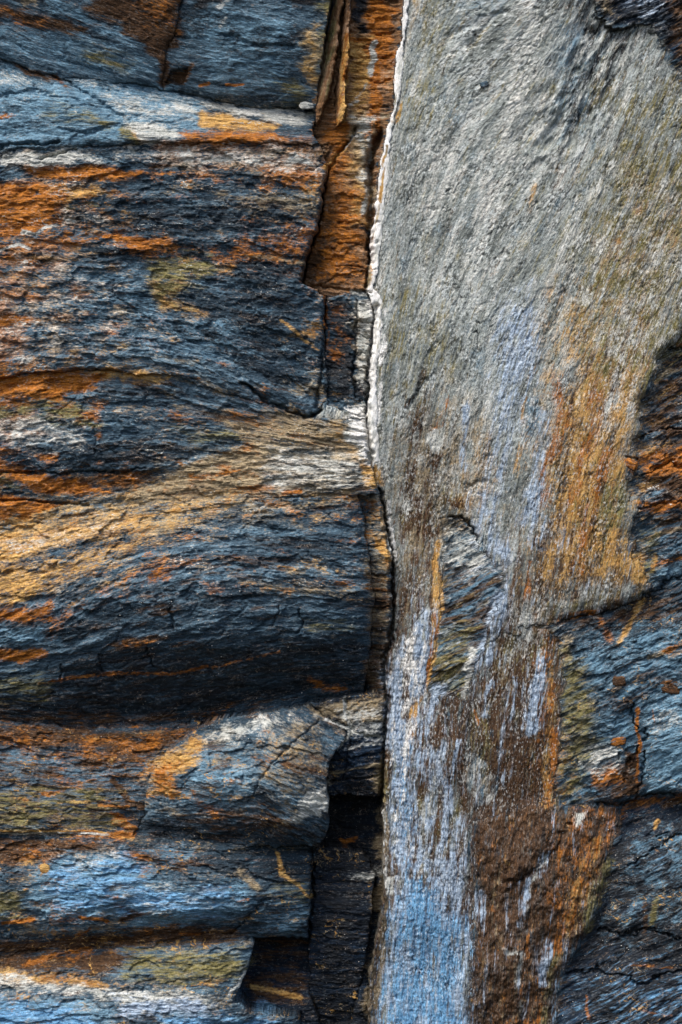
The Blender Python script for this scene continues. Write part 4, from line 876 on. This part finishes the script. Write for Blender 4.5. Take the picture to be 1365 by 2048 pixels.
web = np.abs(fbm(X / 62, Y / 40, 4, 673))
web2 = np.abs(fbm(X / 38 + 9, Y / 26, 4, 675))
wz = isreg('low1', 'low2', 'hump', 'veined', 'foot', 'column', 'dark', 'face', 'cornerA') * sstep(-.15, .25, fbm(X / 110, Y / 80, 3, 677))
MASK['ochre'] = np.maximum(MASK['ochre'], .75 * wz * (1 - sstep(.0, .035, web)))
MASK['tan'] = np.maximum(MASK['tan'], .7 * wz * (1 - sstep(.0, .03, web2)))
wz = isreg('bed1', 'bed2', 'bulge', 'edge', 'ledge') * sstep(-.1, .3, fbm(X / 110, Y / 60, 3, 679)) * (1 - .7 * sstep(1150, 1230, Y))
MASK['pale'] = np.maximum(MASK['pale'], .7 * wz * (1 - sstep(.0, .04, np.abs(fbm(Sc / 60, Tc / 16, 4, 681)))))
rbm = isreg('rubble', 'brown')
for n, a, sd in (('dark', .5, 691), ('tan', .17, 692), ('rust', .06, 693), ('ochre', .02, 694), ('blue', .16, 695)):
    v = a + .6 * fbm(Tc / 26, Sc / 60, 5, sd, .65)
    MASK[n] = np.where(rbm, np.maximum(MASK[n] * .8, np.clip(v, 0, .75)), MASK[n])
MASK['dark'] = np.maximum(MASK['dark'], isreg('slab', 'lower', 'crust') * .72 * np.clip(CUT, 0, 1) * sstep(-.2, .3, fbm(X / 60, Y / 90, 3, 697)))
sl = isreg('slab', 'lower', 'crust', 'strata')
low = sstep(900, 1250, Y + .25 * (X - 800))
run = fbm(Tc / 19, Sc / 190, 5, 661, .6)
MASK['brown'] = np.where(sl, np.maximum(MASK['brown'], np.clip(low * (.54 + .7 * run), 0, .9)), MASK['brown'])
MASK['dark'] = np.where(sl, np.maximum(MASK['dark'], np.clip(low * (.46 + .8 * fbm(Tc / 13, Sc / 110, 4, 663, .6)), 0, .7)), MASK['dark'])
MASK['flow'] = np.where(sl | isreg('rubble'), np.maximum(MASK['flow'], np.clip(low * (.12 - .75 * run), 0, .7)), MASK['flow'])
MASK['pale'] = np.where(sl, np.maximum(MASK['pale'], np.clip(skin * (.34 - .8 * fbm(Tc / 12, Sc / 70, 4, 664, .6)), 0, .8)), MASK['pale'])
for n, a, b, sd in (('pale', .30, .55, 651), ('olive', .16, .5, 652), ('blue', .20, .5, 653), ('dark', .12, .55, 654), ('brown', .08, .5, 655)):
    v = a + b * fbm(Tc / 24, Sc / 70, 5, sd, .65) + .2 * fbm(X / 200, Y / 300, 2, sd + 20)
    v = v - .3 * low * (n == 'pale')
    MASK[n] = np.where(sl, np.maximum(MASK[n], np.clip(v, 0, .6)), MASK[n])

# ------------------------------------------------------------------ materials
def lin(r, g, b):
    return tuple(((c / 255) / 12.92 if c / 255 <= .04045 else ((c / 255 + .055) / 1.055) ** 2.4) for c in (r, g, b)) + (1,)


def rock_material(name, stones, rough=.78, bump=.8, vein=.75, speck=1.3, flecks=True):
    m = bpy.data.materials.new(name)
    m.use_nodes = True
    nt = m.node_tree
    N, K = nt.nodes, nt.links
    bs = N["Principled BSDF"]
    bs.inputs["Roughness"].default_value = rough
    bs.inputs["Specular IOR Level"].default_value = .22

    def attr(n):
        a = N.new("ShaderNodeAttribute"); a.attribute_name = n
        return a
    fl = attr('grain').outputs['Vector']

    def noise(scale, sx, sy, det, off):
        v = N.new("ShaderNodeVectorMath"); v.operation = 'MULTIPLY_ADD'
        K.new(fl, v.inputs[0]); v.inputs[1].default_value = (sx, sy, 1); v.inputs[2].default_value = (off, off * 1.7, off * .3)
        t = N.new("ShaderNodeTexNoise"); t.inputs['Scale'].default_value = scale
        t.inputs['Detail'].default_value = det; t.inputs['Roughness'].default_value = .62
        K.new(v.outputs[0], t.inputs['Vector'])
        return t.outputs['Fac']

    def mth(op, a, b=None, c=None):
        n = N.new("ShaderNodeMath"); n.operation = op
        for i, q in enumerate((a, b, c)):
            if q is None: continue
            if isinstance(q, (int, float)): n.inputs[i].default_value = q
            else: K.new(q, n.inputs[i])
        return n.outputs[0]

    def ramp(v, a, b, lo_=0., hi_=1.):
        n = N.new("ShaderNodeMapRange"); n.interpolation_type = 'SMOOTHSTEP'
        K.new(v, n.inputs[0]); n.inputs[1].default_value = a; n.inputs[2].default_value = b
        n.inputs[3].default_value = lo_; n.inputs[4].default_value = hi_
        return n.outputs[0]

    def mix(f, a, b, mode='MIX'):
        n = N.new("ShaderNodeMix"); n.data_type = 'RGBA'; n.blend_type = mode
        for i, q in ((0, f), (6, a), (7, b)):
            if isinstance(q, (int, float, tuple)): n.inputs[i].default_value = q
            else: K.new(q, n.inputs[i])
        return n.outputs[2]
    # grain coordinates: x along the layering, y across it (1 unit = 100 px = 0.2 m)
    nA = noise(1.0, 1.3, 9.0, 6, 3.1)
    nB = noise(1.0, 4.5, 26.0, 5, 17.3)
    nC = noise(1.0, 14.0, 34.0, 4, 29.9)
    nD = noise(1.0, 3.0, 5.0, 6, 41.7)
    layer = attr('layer').outputs['Fac']
    tone = mth('ADD', mth('MULTIPLY', layer, .45), mth('ADD', mth('MULTIPLY', nA, .5), mth('MULTIPLY', nB, .55)))
    tone = mth('SUBTRACT', tone, .22)
    def stone(lo, mid, hi):
        cr = N.new("ShaderNodeValToRGB")
        cr.color_ramp.elements[0].position = .30; cr.color_ramp.elements[0].color = lin(*lo)
        cr.color_ramp.elements[1].position = .78; cr.color_ramp.elements[1].color = lin(*hi)
        e = cr.color_ramp.elements.new(.54); e.color = lin(*mid)
        K.new(tone, cr.inputs[0])
        return cr.outputs[0]
    col = stone(*stones[0][1])
    for kind, cols in stones[1:]:
        f = ramp(mth('ADD', attr(kind).outputs['Fac'], mth('MULTIPLY', mth('SUBTRACT', mth('ADD', nA, nD), 1.0), 1.7)), .38, .62)
        col = mix(mth('MULTIPLY', f, ramp(attr(kind).outputs['Fac'], .01, .1)), col, stone(*cols))
    brk1 = mth('ADD', mth('MULTIPLY', nA, .9), mth('MULTIPLY', nB, .8))          # mean about .85
    brk2 = mth('ADD', mth('MULTIPLY', nD, .9), mth('MULTIPLY', nC, .8))
    #      name     low colour      high colour      break  width
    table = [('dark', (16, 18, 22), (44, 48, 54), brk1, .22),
             ('blue', (50, 84, 106), (136, 172, 192), brk2, .30),
             ('tan', (98, 82, 62), (196, 176, 140), brk2, .30),
             ('brown', (40, 26, 17), (98, 70, 46), brk1, .25),
             ('ochre', (140, 92, 34), (228, 184, 112), brk2, .3),
             ('rust', (92, 48, 14), (204, 128, 48), brk2, .25),
             ('olive', (74, 70, 40), (142, 132, 84), brk1, .3),
             ('pale', (142, 146, 140), (226, 224, 216), brk2, .25),
             ('flow', (84, 106, 134), (196, 212, 228), brk1, .25),
             ('azure', (44, 94, 138), (134, 188, 226), brk1, .28),
             ('white', (206, 202, 194), (250, 248, 244), brk2, .2)]
    for n, c0, c1, bk, wd in table:
        v = attr(n).outputs['Fac']
        f = ramp(mth('ADD', v, mth('MULTIPLY', mth('SUBTRACT', bk, .85), 1.5)), .5 - wd, .5 + wd)
        f = mth('MULTIPLY', f, ramp(v, .02, .15))
        cc = mix(ramp(mth('ADD', mth('MULTIPLY', nB, .6), mth('MULTIPLY', nC if bk is brk1 else nA, .4)), .3, .7), lin(*c0), lin(*c1))
        col = mix(f, col, cc)
    # hairline veinlets between the layers and a fine speckle of grains
    vl = ramp(mth('ABSOLUTE', mth('SUBTRACT', nD, .5)), .0, .012, 1., 0.)
    vl = mth('MULTIPLY', vl, ramp(nA, .46, .62, 0., vein))
    col = mix(vl, col, mix(nB, lin(150, 96, 48), lin(214, 206, 190)))
    nF = noise(1.0, 15.0, 25.0, 4, 71.3)
    nG = noise(1.0, 2.2, 2.8, 4, 83.9)
    gw = mth('ADD', mth('MULTIPLY', attr('grey_stone').outputs['Fac'], .75) if flecks else 0., .2)
    dk = mth('MULTIPLY', ramp(mth('ADD', nF, mth('MULTIPLY', nG, .5)), .70, .58), gw)
    lt = mth('MULTIPLY', ramp(mth('SUBTRACT', nF, mth('MULTIPLY', nG, .3)), .41, .52), mth('MULTIPLY', gw, .8))
    if flecks:
        col = mix(dk, col, mix(.72, col, lin(26, 28, 26)))
        col = mix(lt, col, mix(.6, col, lin(228, 232, 230)))
    nE = noise(1.0, 30.0, 44.0, 3, 57.1)
    sp = mth('ADD', mth('MULTIPLY', nE, speck), 1 - speck * .5)
    hs = N.new("ShaderNodeHueSaturation"); K.new(col, hs.inputs['Color']); K.new(sp, hs.inputs['Value'])
    col = hs.outputs[0]
    K.new(col, bs.inputs['Base Color'])
    wetf = mth('MAXIMUM', attr('flow').outputs['Fac'], attr('azure').outputs['Fac'])
    wetf = mth('MAXIMUM', wetf, mth('MULTIPLY', attr('dark').outputs['Fac'], .8))
    K.new(ramp(wetf, .15, .7, rough, .52), bs.inputs['Roughness'])
    b = N.new("ShaderNodeBump"); b.inputs['Strength'].default_value = bump; b.inputs['Distance'].default_value = .016
    hgt = mth('ADD', mth('MULTIPLY', nB, .5), mth('MULTIPLY', nC, .5))
    K.new(hgt, b.inputs['Height'])
    K.new(b.outputs[0], bs.inputs['Normal'])
    return m


ROCK = rock_material('cliff_rock', [
    ('slate', ((24, 33, 40), (54, 74, 88), (108, 134, 150))),
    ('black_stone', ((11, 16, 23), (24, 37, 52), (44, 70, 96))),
    ('grey_stone', ((88, 92, 88), (146, 152, 148), (200, 204, 202))),
    ('rusty_stone', ((70, 48, 30), (136, 100, 68), (190, 154, 122))),
    ('brown_stone', ((34, 25, 19), (70, 55, 42), (122, 104, 84)))], .8, .9, .55, 1.6)
VEIN = rock_material('white_vein', [('slate', ((214, 208, 200), (242, 240, 236), (250, 250, 250)))], .8, .4, 0., .5, False)
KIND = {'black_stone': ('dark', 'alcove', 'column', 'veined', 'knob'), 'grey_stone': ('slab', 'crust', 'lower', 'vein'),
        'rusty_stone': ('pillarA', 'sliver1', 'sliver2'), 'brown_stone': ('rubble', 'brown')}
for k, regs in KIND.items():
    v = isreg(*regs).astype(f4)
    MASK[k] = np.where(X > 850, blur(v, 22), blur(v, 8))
MASK['brown_stone'] = np.maximum(MASK['brown_stone'], isreg('lower') * .75 * sstep(1230, 1420, Y))

# ------------------------------------------------------------------ meshes
FL = np.rint((LAB[:-1, :-1])).astype(np.int16)
VX = (X - W / 2) * S
VZ = (H / 2 - Y) * S + ZC
VYY = -HT
POS = np.stack([VX, VYY, VZ], -1).reshape(-1, 3).astype(f4)
GR = np.stack([Sc / 100, Tc / 100, LAB * 3.7], -1).reshape(-1, 3).astype(f4)
idx = np.arange(NY * NX).reshape(NY, NX)
quads = np.stack([idx[:-1, :-1], idx[1:, :-1], idx[1:, 1:], idx[:-1, 1:]], -1)


def rock_mesh(name, keys, mat, parent=None, back=.45):
    sel = np.isin(FL, [LID[k] for k in keys])
    q = quads[sel]
    u, inv = np.unique(q, return_inverse=True)
    q = inv.reshape(-1, 4)
    e = np.concatenate([q[:, [0, 1]], q[:, [1, 2]], q[:, [2, 3]], q[:, [3, 0]]])
    es = np.sort(e, 1)
    key = es[:, 0].astype(np.int64) * len(u) + es[:, 1]
    _, first, cnt = np.unique(key, return_index=True, return_counts=True)
    be = e[first[cnt == 1]]                       # rim edges, wound with their face
    co = POS[u]
    bv, binv = np.unique(be, return_inverse=True)
    be2 = binv.reshape(-1, 2) + len(u)
    bc = co[bv].copy()
    ctr = co.mean(0)
    bc[:, 0] = ctr[0] + (bc[:, 0] - ctr[0]) * .985
    bc[:, 2] = ctr[2] + (bc[:, 2] - ctr[2]) * .985
    bc[:, 1] = back
    side = np.stack([be[:, 1], be[:, 0], be2[:, 0], be2[:, 1]], -1)
    allco = np.concatenate([co, bc])
    allq = np.concatenate([q, side])
    me = bpy.data.meshes.new(name)
    me.vertices.add(len(allco)); me.vertices.foreach_set('co', allco.ravel())
    me.loops.add(allq.size); me.loops.foreach_set('vertex_index', allq.ravel().astype(np.int32))
    me.polygons.add(len(allq))
    me.polygons.foreach_set('loop_start', np.arange(0, allq.size, 4, dtype=np.int32))
    me.polygons.foreach_set('loop_total', np.full(len(allq), 4, np.int32))
    me.polygons.foreach_set('use_smooth', np.ones(len(allq), bool))
    me.update(calc_edges=True)
    src = np.concatenate([u, u[bv]])
    a = me.attributes.new('grain', 'FLOAT_VECTOR', 'POINT'); a.data.foreach_set('vector', GR[src].ravel())
    a = me.attributes.new('layer', 'FLOAT', 'POINT'); a.data.foreach_set('value', lay.ravel()[src])
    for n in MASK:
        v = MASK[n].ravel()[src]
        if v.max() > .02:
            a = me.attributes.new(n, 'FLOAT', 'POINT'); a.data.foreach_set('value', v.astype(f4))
    me.materials.append(mat)
    o = bpy.data.objects.new(name, me)
    C.objects.link(o)
    if parent:
        o.parent = parent
        o.matrix_parent_inverse = parent.matrix_world.inverted()
    return o


def tag(o, label, cat, group=None):
    o['label'] = label; o['category'] = cat
    if group: o['group'] = group
    return o


def rock(name, key, label, cat):
    return tag(rock_mesh(name, [key], VEIN if key == 'vein' else ROCK), label, cat)


# pieces of a block that look different from the rest of it
def carve(base, key, pts):
    LID[key] = len(LID) + 100
    cx, cy = JX[:-1, :-1], JY[:-1, :-1]
    m = (FL == LID[base]) & inside(cx, cy, pts)
    FL[m] = LID[key]


carve('blockB', 'notch', NOTCH)
carve('bed1', 'bed1rust', [(-300, 200), (800, 200), (800, 378), (480, 372), (300, 370), (200, 395), (120, 420), (110, 470), (-300, 480)])
carve('bed1', 'bed1low', [(-300, 600), (120, 610), (300, 650), (480, 720), (620, 745), (800, 760), (800, 900), (-300, 900)])
carve('bed2', 'bed2tan', [(240, 1030), (300, 965), (440, 900), (520, 862), (640, 845), (800, 845), (800, 1030)])
carve('bulge', 'bulgetop', [(-300, 1000), (800, 960), (800, 1030), (420, 1040), (340, 1075), (200, 1140), (100, 1180), (-300, 1220)])
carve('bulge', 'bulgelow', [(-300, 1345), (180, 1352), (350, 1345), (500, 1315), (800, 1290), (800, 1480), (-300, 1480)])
carve('slab', 'slabrust', [(1090, 820), (1170, 690), (1310, 560), (1350, 500), (1420, 640), (1290, 780), (1262, 930), (1262, 1080), (1300, 1195), (1200, 1225), (1080, 1245), (1070, 1080)])


def root(name, key):
    o = bpy.data.objects.new(name, None)
    pts = REG[key]
    o.location = ((sum(p[0] for p in pts) / len(pts) - W / 2) * S, 0, (H / 2 - max(p[1] for p in pts)) * S + ZC)
    C.objects.link(o)
    bpy.context.view_layer.update()
    return o


def rock(name, cat, label, *parts):
    if len(parts) == 1:
        return tag(rock_mesh(name, [parts[0]], VEIN if parts[0] == 'vein' else ROCK), label, cat)
    r = tag(root(name, parts[0][1]), label, cat)
    r['kind'] = 'thing'
    for pn, k in parts:
        rock_mesh(pn, [k], ROCK, r)
    return r


rock('rock_block', 'rock block', 'blue-grey slate block with a diagonal rusty brown band, in the top left corner', 'blockA')
rock('rock_block', 'rock block', 'dark blue slate block with a small square notch, beside the rust orange pillar', ('block_face', 'blockB'), ('square_notch', 'notch'))
rock('rock_ledge', 'rock ledge', 'smooth pale blue ledge with cream and ochre patches under the two top blocks', 'ledge')
rock('slate_bed', 'slate bed', 'thick bed of finely layered dark slate with rust orange top, below the pale blue ledge',
     ('dark_layer', 'bed1'), ('rusty_layer', 'bed1rust'), ('splintered_layer', 'bed1low'))
rock('slate_bed', 'slate bed', 'slate bed with a broad tan face and a rust fan, above the bulging bed',
     ('slate_layer', 'bed2'), ('tan_layer', 'bed2tan'))
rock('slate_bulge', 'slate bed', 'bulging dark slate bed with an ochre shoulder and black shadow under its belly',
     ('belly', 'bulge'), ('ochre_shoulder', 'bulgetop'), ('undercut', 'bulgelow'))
rock('rock_stack', 'rock column', 'narrow brown stack of cracked slate between the bulging bed and the streaked slab', 'pillarC')
rock('rock_block', 'rock block', 'low brown and blue rock shelf at the left edge, below the black undercut', 'low1')
rock('rock_block', 'rock block', 'humped blue-grey block with an orange glow on its left shoulder and a rounded right end', 'hump')
rock('rock_block', 'rock block', 'dark block crossed by pale cream veins, right of the humped block at the seam', 'veined')
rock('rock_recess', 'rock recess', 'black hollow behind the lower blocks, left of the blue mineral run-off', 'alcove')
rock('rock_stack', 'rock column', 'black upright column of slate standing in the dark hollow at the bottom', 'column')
rock('rock_block', 'rock block', 'long bright blue block with pale and ochre mottling, below the thin orange seam', 'low2')
rock('rock_ledge', 'rock ledge', 'bottom left ledge with a cream band and bright blue foot', 'foot')
rock('rock_spur', 'rock pillar', 'rust orange and pinkish rock pillar at the top, left of the white vein', 'pillarA')
rock('rock_sliver', 'rock sliver', 'thin dark upright sliver of rock along the edge of the dark blue block', 'sliver1')
rock('rock_sliver', 'rock sliver', 'thin orange upright sliver of rock leaning on the rusty pillar', 'sliver2')
rock('rock_spur', 'rock pillar', 'dark cracked pillar with a whitened right edge, below the rusty pillar', 'pillarB')
rock('rock_slab', 'rock slab', 'huge steep grey slab with ochre side and blue-white mineral run-off at its foot',
     ('slab_face', 'slab'), ('weathered_face', 'slabrust'), ('exposed_strata', 'strata'), ('stained_apron', 'lower'), ('mineral_crust', 'crust'))
rock('mineral_vein', 'mineral vein', 'thin jagged white vein filling the seam along the left edge of the grey slab', 'vein')
rock('rock_overhang', 'rock overhang', 'dark purplish knob of rock jutting out in the top right corner', 'knob')
rock('rock_ledge', 'rock ledge', 'dark layered slate with rusty bands, right of the ochre side of the slab', 'edge')
rock('rock_outcrop', 'rock outcrop', 'blue slate outcrop with slanting layers at right, under the lip of the slab', 'face')
rock('rock_block', 'rock block', 'blue cracked block at the right edge, above the rust line', 'cornerA')
rock('rock_block', 'rock block', 'small rusty and cream block with a vertical crack, left of the blue cracked block', 'cornerB')
rock('rock_buttress', 'rock outcrop', 'brown streaked rock with rusty patches between the blue run-off and the black outcrop', 'rubble')
rock('rock_block', 'rock block', 'dark brown wedge of rock at the top of the brown streaked buttress', 'brown')
rock('rock_outcrop', 'rock outcrop', 'blue-black rock mass filling the bottom right corner', 'dark')


def at(px, py):
    return POS[int(round((py - gy[0]) / STEP)) * NX + int(round((px - gx[0]) / STEP))]


def nodule(label, px, py, rx, ry, masks, seed, tilt=0.):
    import bmesh
    bm = bmesh.new()
    bmesh.ops.create_icosphere(bm, subdivisions=4, radius=1)
    co = np.array([v.co[:] for v in bm.verts])
    n = 1 + .30 * fbm(co[:, 0] * 1.3 + seed, co[:, 2] * 1.3 + co[:, 1], 3, seed) + .12 * fbm(co[:, 0] * 5, co[:, 2] * 5 + co[:, 1] * 3, 2, seed + 1)
    co = np.sign(co) * np.abs(co) ** .62 * n[:, None]
    ca, sa = math.cos(tilt), math.sin(tilt)
    x, z = co[:, 0] * rx * S, co[:, 2] * ry * S
    for v, xx, yy, zz in zip(bm.verts, x * ca - z * sa, co[:, 1] * min(rx, ry) * S * .45, x * sa + z * ca):
        v.co = (xx, yy, zz)
    me = bpy.data.meshes.new('rock_nodule')
    bm.to_mesh(me); bm.free()
    me.polygons.foreach_set('use_smooth', np.ones(len(me.polygons), bool))
    g = np.stack([x / S / 100 + seed, z / S / 100, x * 0 + seed], -1).astype(f4)
    me.attributes.new('grain', 'FLOAT_VECTOR', 'POINT').data.foreach_set('vector', g.ravel())
    for k, v in masks.items():
        me.attributes.new(k, 'FLOAT', 'POINT').data.foreach_set('value', np.full(len(co), v, f4))
    me.materials.append(ROCK)
    o = bpy.data.objects.new('rock_nodule', me)
    o.location = Vector(at(px, py).tolist())
    C.objects.link(o)
    return tag(o, label, 'stone')


nodule('dark red rounded stone set in the blue outcrop near the right edge', 1335, 1371, 22, 13, {'brown': 1., 'rust': .25, 'layer': .4}, 3, -.2)
nodule('small maroon stone set in the blue outcrop, left of the larger red stone', 1233, 1358, 13, 9, {'brown': 1., 'rust': .2, 'layer': .4}, 5, .2)
nodule('bright orange chip on the small rusty and cream block', 1233, 1479, 14, 8, {'rust': .8, 'layer': .9}, 7, .1)
nodule('orange-red nub on the right rim of the grey slab', 1257, 930, 14, 10, {'rust': .62, 'brown': .6, 'layer': .7}, 9, -.4)
nodule('ochre knob on the long bright blue block near the left edge', 98, 1729, 10, 10, {'ochre': .9, 'layer': .6}, 11)
nodule('pale grey pebble wedged under the dark blue block at the foot of the pillar', 613, 206, 14, 7, {'pale': .95, 'layer': .7}, 13)
nodule('dark grey pebble stuck on the upper middle of the grey slab', 968, 172, 9, 6, {'dark': .6, 'blue': .3, 'layer': .4}, 15, .4)

# bright salt grains caught on the dark ledges
rs = np.random.RandomState(4)
V, F = [], []
oct_v = np.array([(1, 0, 0), (-1, 0, 0), (0, 1, 0), (0, -1, 0), (0, 0, 1), (0, 0, -1)], float)
oct_f = [(0, 2, 4), (2, 1, 4), (1, 3, 4), (3, 0, 4), (2, 0, 5), (1, 2, 5), (3, 1, 5), (0, 3, 5)]
spots = [(330, 1230, 260, 130, 150), (700, 1290, 90, 120, 40), (330, 1440, 330, 40, 90), (1240, 1800, 130, 200, 130), (690, 1950, 70, 110, 60), (1200, 1560, 120, 120, 50), (480, 1650, 200, 40, 30), (400, 740, 260, 120, 40), (860, 1680, 90, 200, 40)]
for cx, cy, wx, wy, n in spots:
    for _ in range(n):
        px, py = cx + rs.randn() * wx * .6, cy + rs.randn() * wy * .6
        if not (gx[2] < px < gx[-3] and gy[2] < py < gy[-3]):
            continue
        r = .0010 + .0016 * rs.rand() ** 3
        b = len(V)
        V.extend((oct_v * r * (.6 + .8 * rs.rand(6, 1)) + at(px, py) - (0, r * .3, 0)).tolist())
        F.extend([tuple(i + b for i in f) for f in oct_f])
me = bpy.data.meshes.new('salt_grains')
me.from_pydata(V, [], F)
me.materials.append(VEIN)
o = bpy.data.objects.new('salt_grains', me)
C.objects.link(o)
tag(o, 'tiny white grains scattered over the dark rock', 'grains')
o['kind'] = 'stuff'
